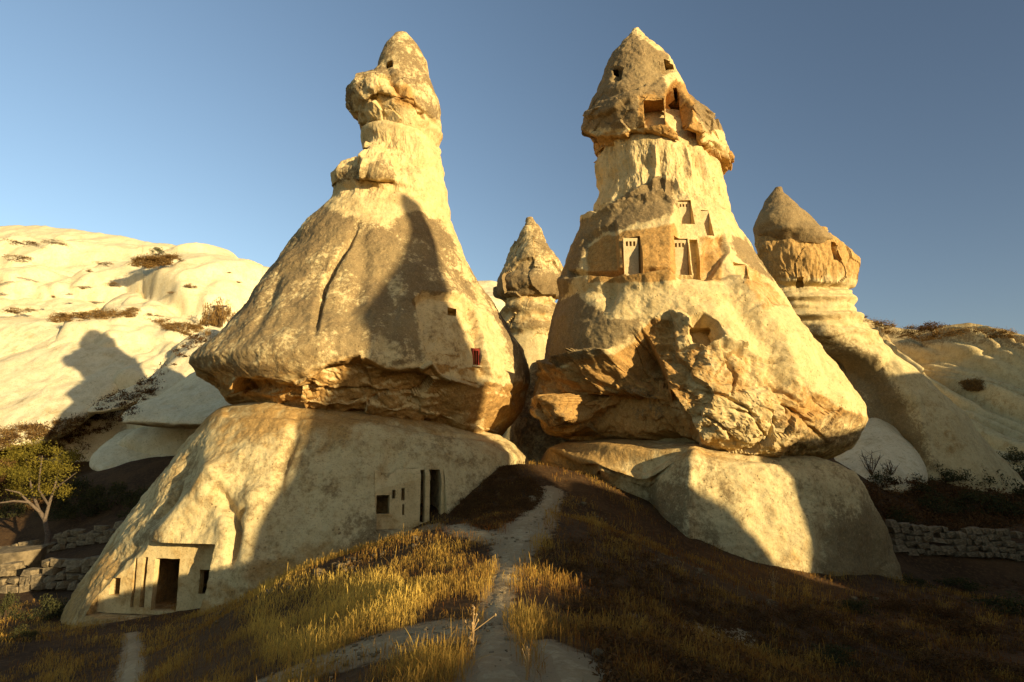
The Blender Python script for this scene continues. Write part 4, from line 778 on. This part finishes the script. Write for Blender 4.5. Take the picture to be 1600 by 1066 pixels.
for nm, q, mt in (('post', (-6*k, -4*k, -4*k, 24*k), M_bark), ('post', (4*k, 6*k, -4*k, 24*k), M_bark), ('lintel', (-10*k, 10*k, 24.5*k, 27*k), M_bark), ('recess_shade_panel', (-3.8*k, 3.8*k, -4*k, 23.8*k), M_dark)):
    bm = bmesh.new(); box_bm(bm, O, *q, -.1 if nm != 'recess_shade_panel' else 0.0, .1); part(nm, bm_mesh(nm, bm), mt, t)  # near-black panel stands in for the shade inside the doorway recess
# right crest and hollows
for x, y, wd, h, lb in [(1455,513,24,14,'wide bare shrub on the right skyline'),(1348,494,8,6,'small shrub on the skyline just right of the far chimney'),(1380,507,6,4,'tiny shrub in the dip of the right skyline')]:
    p_ = hit_all(x, y+3); place_bush(p_, pxm(x, y, p_, wd), pxm(x, y, p_, h*1.3), 's', 'skyline_shrub', lb, 'shrub', None, M_scrub, M_twig)
DK = [(1380,758,26,22),(1420,770,34,26),(1470,752,40,24),(1530,760,40,28),(1590,755,44,30),(1450,800,40,24),(1510,800,44,28),(1570,805,44,26),(1400,815,30,20),(1640,790,50,34),(1545,722,26,16),(1590,720,28,18)]
HOLLOW_LABELS = ['dark bush at the left end of the right hollow beside the boulder', 'dark bush under the far right chimney foot', 'broad dark bush in the middle of the right hollow', 'tall dark bush under the small pale boulder in the hollow', 'dark bush at the right edge under the fluted hill', 'dark bush just above the dry stone wall near its left end', 'dark bush just above the middle of the dry stone wall', 'dark bush just above the dry stone wall at the right edge', 'small dark bush touching the right boulder above the wall', 'large dark bush leaving the photo at the right edge above the wall', 'small dark bush beside the small pale boulder', 'small dark bush at the right edge on the foot of the fluted hill']
for x, y, wd, h in DK:
    p_ = hit_all(x, y); place_bush(p_, pxm(x, y, p_, wd), pxm(x, y, p_, h*1.4), 'b', 'dark_bush', HOLLOW_LABELS.pop(0), 'bush', 'dark bushes in the right hollow', M_bush, M_twig)
DL = [(115,770,34,32),(150,790,36,34),(190,780,36,30),(95,800,30,26),(215,800,30,26),(130,805,40,24),(235,770,22,18),(20,800,26,26)]
GULLY_LABELS = ['dark bush right behind the tree crown in the left gully', 'dark bush highest in the left gully under the flat slab', 'dark bush in the middle of the left gully', 'dark bush right beside the tree trunk', 'dark bush lowest on the right of the left gully by the boulder', 'broad dark bush low in the middle of the left gully', 'small dark bush touching the left boulder outline in the gully', 'dark bush left of the tree trunk at the left edge']
for x, y, wd, h in DL:
    p_ = hit_all(x, y+8); place_bush(p_, pxm(x, y, p_, wd), pxm(x, y, p_, h*1.4), 'b', 'dark_bush', GULLY_LABELS.pop(0), 'bush', 'dark bushes in the left gully', M_bush, M_twig)
for x, y, wd, h, lb in [(8,955,22,40,'dark upright bush at the left edge below the terraces'),(75,950,36,34,'dark round bush left of the lower cave front'),(40,985,26,20,'low dark bush in front of the terraces')]:
    p_ = ground_at(x, y+15); place_bush(p_, pxm(x, y, p_, wd), pxm(x, y, p_, h*1.2), 'b', 'dark_bush', lb, 'bush', None, M_bush, M_twig)
random.seed(11)
SB = [(1110,975,40,18),(1180,965,44,24),(1245,960,50,26),(1290,975,44,26),(1340,950,40,26),(1400,945,40,22),(1460,960,56,26),(1520,985,60,30),(1580,950,54,28),(1380,1000,60,30),(1300,1030,60,26),(1450,1040,70,30),(1560,1050,70,30),(1200,1020,44,18),(1075,940,26,14),(1020,930,24,12),(1430,910,30,18),(1500,915,40,20),(1220,1065,60,26)]
SLOPE_LABELS = ['low shrub at the left end of the row under the right boulder', 'second low shrub under the right boulder by the short thistle', 'wide low shrub under the middle of the right boulder', 'low shrub right of the thin bare stalk', 'low shrub under the right corner of the lower boulder', 'low shrub just right of the lower boulder corner', 'wide low shrub below the left end of the dry stone wall', 'large low shrub in the middle of the dark right slope', 'large low shrub near the right edge below the wall', 'large low shrub on the dark slope under the boulder corner', 'wide low shrub near the bottom edge below the small pale bare patch', 'large low shrub at the bottom edge in the dark right half', 'large low shrub in the bottom right corner', 'low shrub right of the pale bare patch', 'small tuft shrub on the slope left of the short thistle', 'small tuft shrub against the left foot of the right boulder', "low shrub in the shade beside the wall's left end", 'low shrub in front of the dry stone wall', 'wide low shrub cut by the bottom edge right of the bare patch']
for x, y, wd, h in SB:
    p_ = ground_at(x, y+6); place_bush(p_, pxm(x, y, p_, wd*.8), pxm(x, y, p_, h*1.2), random.choice('bs'), 'low_shrub', SLOPE_LABELS.pop(0), 'shrub', 'shrubs on the shaded right slope', random.choice([M_scrub, M_bush, M_scrub]), M_twig)
# bare twig shrubs and dead stalks
def twig_mesh(seed, n=9, h=1.0, spread=.6, r0=.02):
    r = np.random.default_rng(seed); tb = []
    for i in range(n):
        a = r.uniform(0, 6.28); e = np.array([math.cos(a)*spread*r.uniform(.2, 1), math.sin(a)*spread*r.uniform(.2, 1), h*r.uniform(.6, 1)]); m = e*.5+r.normal(size=3)*.05
        tb.append(tube_np([[0, 0, -.05], m*.5, m, e], [r0, r0*.8, r0*.55, r0*.25], 4))
        for j in range(5):
            q = m+(e-m)*r.uniform(-.3, .8); f = q+np.array([r.normal()*.18, r.normal()*.18, r.uniform(.02, .25)])*h; tb.append(tube_np([q, (q+f)/2+r.normal(size=3)*.02, f], [r0*.4, r0*.3, r0*.15], 3))
    return mesh_np('twigs', *join(tb))
for i, (x, y, h, lb) in enumerate([(1362,742,36,'bare leafless shrub in front of the pale apron'),(1392,742,20,'smaller bare shrub right of the leafless one by the apron'),(1245,935,40,'thin bare stalk standing against the lower right boulder'),(1020,790,0,'')]):
    if not lb: continue
    p_ = hit_all(x, y); t = thing('bare_shrub', p_, lb, 'shrub'); k = pxm(0, 0, p_, h); me = twig_mesh(400+i, 9 if i < 2 else 3, k, k*(.7 if i < 2 else .12), .03 if i < 2 else .012); o = link('twigs', me, M_twig); o.parent = t
def stalk(x, y, h, lb, seed):
    p_ = ground_at(x, y); t = thing('dead_thistle', p_, lb, 'thistle'); k = pxm(0, 0, p_, h); r = np.random.default_rng(seed); top = np.array([r.normal()*.05*k, 0, k])
    V, F_ = tube_np([[0, 0, -.03], top*.5+[.02*k, 0, 0], top], [.012, .009, .004], 6); me = mesh_np('stem', V, F_); attr(me, 'tint', np.full(len(V), .3)); o = link('stem', me, M_straw); o.parent = t
    n = 70; zz = r.uniform(.15, 1, n)**.8; c = top[None]*zz[:, None]+r.normal(size=(n, 3))*np.array([.045, .045, .02])*k*(1.15-zz)[:, None]; V, F_, tt = leaf_cloud(c, .09*k, r, .3); me = mesh_np('dry_leaf', V, F_); attr(me, 'tint', tt); o = link('dry_leaf', me, M_straw); o.parent = t; o['kind'] = 'stuff'
    hb = []
    for j in range(7):
        e = top*r.uniform(.55, 1.05)+r.normal(size=3)*.12*k*np.array([1, .6, .3]); hb.append(tube_np([e-[0, 0, .03*k], e, e+[0, 0, .03*k]], [.004, .022*k, .002], 6)); hb.append(tube_np([top*.5, (top*.5+e)/2, e], [.005, .004, .003], 4))
    V, F_ = join(hb); me = mesh_np('seed_head', V, F_); attr(me, 'tint', np.full(len(V), .6)); o = link('seed_head', me, M_straw); o.parent = t
stalk(737, 1030, 72, 'dead dry thistle stalk standing alone beside the footpath', 1); stalk(1210, 938, 36, 'short dead thistle against the foot of the right boulder', 2); stalk(822, 1062, 40, 'dead thistle among the lit grass right of the footpath', 3)
# tree on the left
tp = Vector(P(74, 856, 40)); tp.z = hterr([tp.x], [tp.y])[0]-.05; tt = thing('olive_tree', tp, 'small leafy tree with pale branches standing in the left valley', 'tree'); r = np.random.default_rng(77); k = 40/F
def q_(x, y, dy=0): a = P(x, y, 40+dy); return a-np.array(tp)
br = [([(74,858,0),(75,835,0),(70,812,.1),(62,800,.2)], [.17,.15,.13,.11]), ([(70,812,0),(76,790,.3),(84,765,.6),(92,735,.9)], [.10,.085,.06,.03]), ([(62,800,0),(45,785,-.4),(22,783,-.8),(-8,787,-1)], [.10,.08,.06,.03]), ([(45,785,-.4),(30,770,-.6),(8,765,-.9)], [.07,.05,.025]),
      ([(62,800,.2),(52,775,.5),(46,748,.8),(40,715,.8)], [.09,.07,.05,.02]), ([(76,790,.3),(60,765,-.7),(62,740,-1.2),(66,712,-1.2)], [.07,.055,.04,.02]), ([(84,765,.6),(104,750,.2),(120,738,0)], [.055,.04,.02])]
for i, (pt, rd) in enumerate(br):
    me = mesh_np('trunk' if i == 0 else 'limb', *tube_np([q_(*a) for a in pt], rd, 8)); smooth(me); o = link('trunk' if i == 0 else 'limb', me, M_bark); o.parent = tt
cl = []
for _ in range(60):
    a = r.normal(size=3); a /= np.linalg.norm(a); rr = r.random()**.4
    cl.append(q_(58+a[0]*72*rr, 742+a[2]*46*rr-6, a[1]*2.3*rr))
cl = np.array(cl); n = 10000; kk = r.integers(0, 60, n); g = r.normal(size=(n, 3)); c = cl[kk]+g*np.array([.30, .30, .17])*(.6+.7*r.random(60))[kk][:, None]
V, F_, t_ = leaf_cloud(c, .11, r, .45); me = mesh_np('crown', V, F_); attr(me, 'tint', np.clip(.5*t_+.5*r.random(60)[np.repeat(kk, 4)], 0, 1)); o = link('crown', me, M_leaf); o.parent = tt
print('plants', time.time()-T0)
#==== WALLS
ST = []
for i in range(8):
    bm = bmesh.new(); bmesh.ops.create_icosphere(bm, subdivisions=1, radius=.5); rr = np.random.default_rng(500+i)
    for v_ in bm.verts:
        c_ = v_.co; v_.co = Vector([math.copysign(abs(2*a)**.32/2, a) for a in c_])*(1+.16*rr.normal())
    me = bpy.data.meshes.new('stone'); bm.to_mesh(me); bm.free(); me.materials.append(M_stone); ST.append(me)
def wall(name, label, a, b, rows, sx, sz, seed, lean=.12, gap=0.0, top=0):
    """dry laid stones between two picture points with distances"""
    A, B = Vector(P(*a)), Vector(P(*b)); r = random.Random(seed); d = B-A; L = d.length; d.normalize(); t = thing(name, A, label, 'stone wall'); nrm = Vector((-d.y, d.x, 0)).normalized()
    for k in range(rows):
        s = r.uniform(-.2, .1)*sx
        while s < L:
            w_ = sx*r.uniform(.6, 1.5); h = sz*r.uniform(.85, 1.2)
            c = A+d*(s+w_/2)
            if r.random() > gap*(k/rows):
                o = bpy.data.objects.new('stone', r.choice(ST)); COL.objects.link(o); o.parent = t
                zb = hterr([c.x], [c.y])[0]
                o.location = Vector((c.x, c.y, zb+(k+.42)*sz*.92+.04*r.gauss(0, 1)*math.sin(s)))+nrm*(k*sz*lean+r.uniform(-.07, .07))-A
                o.rotation_euler = (r.uniform(-.15, .15), r.uniform(-.12, .12), math.atan2(d.y, d.x)+r.uniform(-.2, .2)); o.scale = (w_*1.02, sx*.9, h)
            s += w_*.97
wall('dry_stone_wall', 'long rough dry stone terrace wall in shade right of the boulder', (1398,870,33), (1760,884,34.5), 5, .50, .30, 1, .15, .25)
wall('dry_stone_wall', 'upper pale terrace wall behind the tree on the left', (-30,846,41), (255,850,38), 3, .55, .36, 2, .2, .3)
wall('dry_stone_wall', 'lower tumbled terrace wall at the left edge', (-40,902,33), (165,905,31), 4, .62, .36, 3, .25, .4)
for i, (x, y, wd) in enumerate([(20,885,22),(1095,700,0)]):
    if not wd: continue
    p_ = ground_at(x, y+12); t = thing('boulder', p_, 'pale sunlit boulder on the lower left terrace', 'boulder'); o = bpy.data.objects.new('stone', ST[3]); COL.objects.link(o); o.parent = t; k = pxm(0, 0, p_, wd); o.scale = (2.4*k, 1.8*k, 1.8*k); o.location = (0, 0, .5*k)
print('walls', time.time()-T0)
#==== GRASS
SUN_PATCH = [(375,965),(400,925),(450,900),(540,895),(620,910),(665,950),(640,982),(560,990),(470,1035),(420,1040),(395,1005)]  # outline of the sunlit grass; blades inside it are tinted lighter
PC = np.concatenate([np.stack([np.interp(np.linspace(0, len(c)-1, 90), np.arange(len(c)), c[:, j]) for j in range(3)], 1) for c in PATHS])
GME = bpy.data.objects['ground'].data
def near_path(x, y):
    best = np.full(len(x), 9.)
    for s in range(0, len(x), 20000):
        d = np.sqrt((x[s:s+20000, None]-PC[None, :, 0])**2+(y[s:s+20000, None]-PC[None, :, 1])**2)/PC[None, :, 2]; best[s:s+20000] = d.min(1)
    return best
gv = getV(GME); gd = np.full(len(gv), 9.); gm = (np.abs(gv[:, 0]) < 16) & (gv[:, 1] > -2) & (gv[:, 1] < 30); gd[gm] = near_path(gv[gm, 0], gv[gm, 1]); attr(GME, 'dust', sstep(2.6, .8, gd))
def grass(n, seed, ymin, ymax):
    r = np.random.default_rng(seed); Y = ymin*(ymax/ymin)**r.random(n); x = (r.random(n)*2-1)*(.84*Y+1.0)
    z = hterr(x, Y); p = np.stack([x, Y, z], 1); px, py = proj(p); ok = (px > -80) & (px < 1680) & (py < 1180)
    d = near_path(x, Y); cl = fbm(p, 1.1, 3, 201); big = fbm(p, .35, 3, 202)
    in_sun = inside(px, py, SUN_PATCH, 25); right = sstep(830, 900, px)
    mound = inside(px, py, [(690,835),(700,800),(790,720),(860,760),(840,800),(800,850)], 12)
    dens = np.clip(.42+1.2*cl+.5*big-.10*right+.5*in_sun, .04, 1)*sstep(.75, 1.25, d+.35*cl)
    ok &= r.random(n) < dens
    p, px, py, cl, in_sun, right, mound, big = (a[ok] for a in (p, px, py, cl, in_sun, right, mound, big)); m = len(p)
    h = (.06+.08*r.random(m)+.10*r.random(m)**4)*(1+.6*cl)*(1+.3*in_sun)*(1-.3*mound)*np.where(r.random(m) < .03, 1.7, 1); w_ = np.clip(.0042*p[:, 1]/8, .0032, .011)*(.7+.8*r.random(m))
    a = r.uniform(0, 6.28, m); lean = np.abs(r.normal(size=m))*.36+.05; dr = np.stack([np.cos(a), np.sin(a), 0*a], 1); sd = np.stack([-np.sin(a+.8), np.cos(a+.8), 0*a], 1)
    prof = [(0, .8), (.55, .6), (.72, 1.3), (.88, 1.1)]; V = []
    for t, ww in prof:
        c = p+np.array([0, 0, 1])*(h*t)[:, None]*(1-.25*lean*t)[:, None]+dr*(h*lean*t*t)[:, None]
        V += [c-sd*(w_*ww*.5)[:, None], c+sd*(w_*ww*.5)[:, None]]
    V.append(p+np.array([0, 0, 1])*(h*(1-.25*lean))[:, None]+dr*(h*lean)[:, None]); V = np.stack(V, 1); V[:, :2, 2] -= .02
    b = (np.arange(m)*9)[:, None]; Q = np.concatenate([b+np.array([[0, 1, 3, 2]]), b+np.array([[2, 3, 5, 4]]), b+np.array([[4, 5, 7, 6]])]); T = b+np.array([[6, 7, 8]])
    me = mesh_np('dry_grass', V.reshape(-1, 3), [Q, T]); tint = np.clip(.28+.45*cl+.5*in_sun+.3*(r.random(m)-.5)-.15*right-.25*mound+.25*big, 0, 1); attr(me, 'tint', np.repeat(tint, 9)); return me
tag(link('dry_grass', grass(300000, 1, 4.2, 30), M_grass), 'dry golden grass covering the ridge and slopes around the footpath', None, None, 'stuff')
def scrub(name, polys, n, seed, label, size=.25, mat=None, hit=hit_all, hgt=.7):
    r = np.random.default_rng(seed); pts = []
    for poly in polys:
        xs = [q[0] for q in poly]; ys = [q[1] for q in poly]; q = np.stack([r.uniform(min(xs), max(xs), n), r.uniform(min(ys), max(ys), n)], 1)
        q = q[poly_sd(q[:, 0]+14*noise(np.c_[q/18, 0*q[:, :1]], 1), q[:, 1], poly) < 0]
        g = noise(np.c_[q/14, 0*q[:, :1]], 3); q = q[g > -.15]
        pts += [hit(a, b) for a, b in q]
    c0 = np.array(pts); per = 52; k = np.repeat(np.arange(len(c0)), per); sz = size*(.5+r.random(len(c0)))[k]
    g = r.normal(size=(len(k), 3))*.5; g[:, 2] = np.abs(g[:, 2])*hgt
    V, F_, t = leaf_cloud(c0[k]+g*sz[:, None], size*.34, r, .35); me = mesh_np(name, V, F_); attr(me, 'tint', np.clip(.5*t+.5*r.random(len(c0))[np.repeat(k, 4)], 0, 1))
    tag(link(name, me, mat or M_scrub), label, None, None, 'stuff')
scrub('brown_scrub', [[(305,522),(330,530),(262,580),(240,612),(205,650),(135,692),(122,735),(100,800),(-20,800),(-20,690),(60,665),(128,655),(150,628),(205,606),(240,590),(268,560),(288,540)]], 2600, 5, 'brown dry scrub running down the gully on the left', .5)
scrub('brown_scrub', [[(70,497),(150,488),(215,484),(222,494),(130,502),(75,506)],[(215,492),(320,514),(330,526),(300,528),(262,516)],[(205,405),(275,400),(272,412),(230,420),(210,416)]], 420, 6, 'thin strip of brown scrub along the ledge of the left hill', .45, M_dry)
scrub('dry_grass', [[(-20,668),(60,664),(135,652),(110,690),(60,730),(-20,735)]], 900, 15, 'golden dry grass at the foot of the left slope', .4, M_dry)
scrub('brown_scrub', [[(1338,494),(1400,508),(1480,512),(1600,520),(1600,532),(1500,526),(1440,534),(1390,525)],[(1405,598),(1440,606),(1452,640),(1500,660),(1505,690),(1470,684),(1425,690),(1405,650)],[(1510,596),(1530,598),(1530,612),(1512,608)]], 800, 7, 'brown scrub on the right hillside', .45, M_dry)
scrub('brown_scrub', [[(1340,760),(1640,740),(1640,830),(1400,835)]], 900, 8, 'dark scrub on the floor of the right hollow', .45)
scrub('brown_scrub', [[(840,850),(960,830),(1060,900),(1200,945),(1640,900),(1640,1090),(960,1090),(900,960)],[(700,800),(790,728),(850,765),(830,800),(760,830)]], 3400, 9, 'low brown scrub mixed into the grass of the right slope and mound', .15, None, ground_at, .5)
# rubble at the feet of the rocks
def rubble(line, n, seed, spread, smax, label):
    r = np.random.default_rng(seed); Vs, Fs, o = [], [], 0; sv = [getV(m) for m in ST]; sf = [np.array([tuple(p.vertices) for p in m.polygons]) for m in ST]; q = np.array(line, float)
    for i in range(n):
        t = r.random()*(len(q)-1); a = int(t); x, y = q[a]+(q[a+1]-q[a])*(t-a); g = ground_at(x+r.normal()*spread, y+abs(r.normal())*spread*.5); s = .03+smax*r.random()**5; j = i % 8; c, sn = math.cos(i), math.sin(i)
        w_ = sv[j]*s*np.array([1.3, 1, .8]); w_ = np.stack([w_[:, 0]*c-w_[:, 1]*sn, w_[:, 0]*sn+w_[:, 1]*c, w_[:, 2]], 1); Vs.append(w_+np.array(g)+[0, 0, s*.2]); Fs.append(sf[j]+o); o += len(sv[j])
    tag(link('rubble', mesh_np('rubble', np.concatenate(Vs), np.concatenate(Fs)), M_clod), label, None, None, 'stuff')
rubble([(110,985),(250,968),(345,958),(420,925),(520,885),(600,860),(680,835)], 200, 21, 14, .13, 'rubble at the foot of the left chimney')
rubble([(880,770),(960,815),(1040,870),(1100,895),(1200,938),(1300,945),(1400,918)], 140, 22, 10, .12, 'rubble at the foot of the right chimney')
rubble([(900,860),(1000,960),(1150,1010),(1300,1040)], 50, 23, 60, .08, 'scattered stones on the right slope')
# loose stones on the path and slope
sm_ = []; r = np.random.default_rng(9); Vs = []; Fs = []; o_ = 0
sv = [getV(m) for m in ST]; sf = [np.array([tuple(p.vertices) for p in m.polygons]) for m in ST]
for i in range(900):
    c = PC[r.integers(0, 270)]; x, y = c[0]+r.normal()*c[2]*.9, c[1]+r.normal()*c[2]*.9; s = .012+.05*r.random()**4; j = i % 8
    Vs.append(sv[j]*s*np.array([1.2, 1, .7])+[x, y, hterr([x], [y])[0]+.012]); Fs.append(sf[j]+o_); o_ += len(sv[j])
tag(link('pebbles', mesh_np('pebbles', np.concatenate(Vs), np.concatenate(Fs)), M_stone), 'loose pebbles scattered over the footpath', None, None, 'stuff')
print('done', time.time()-T0)
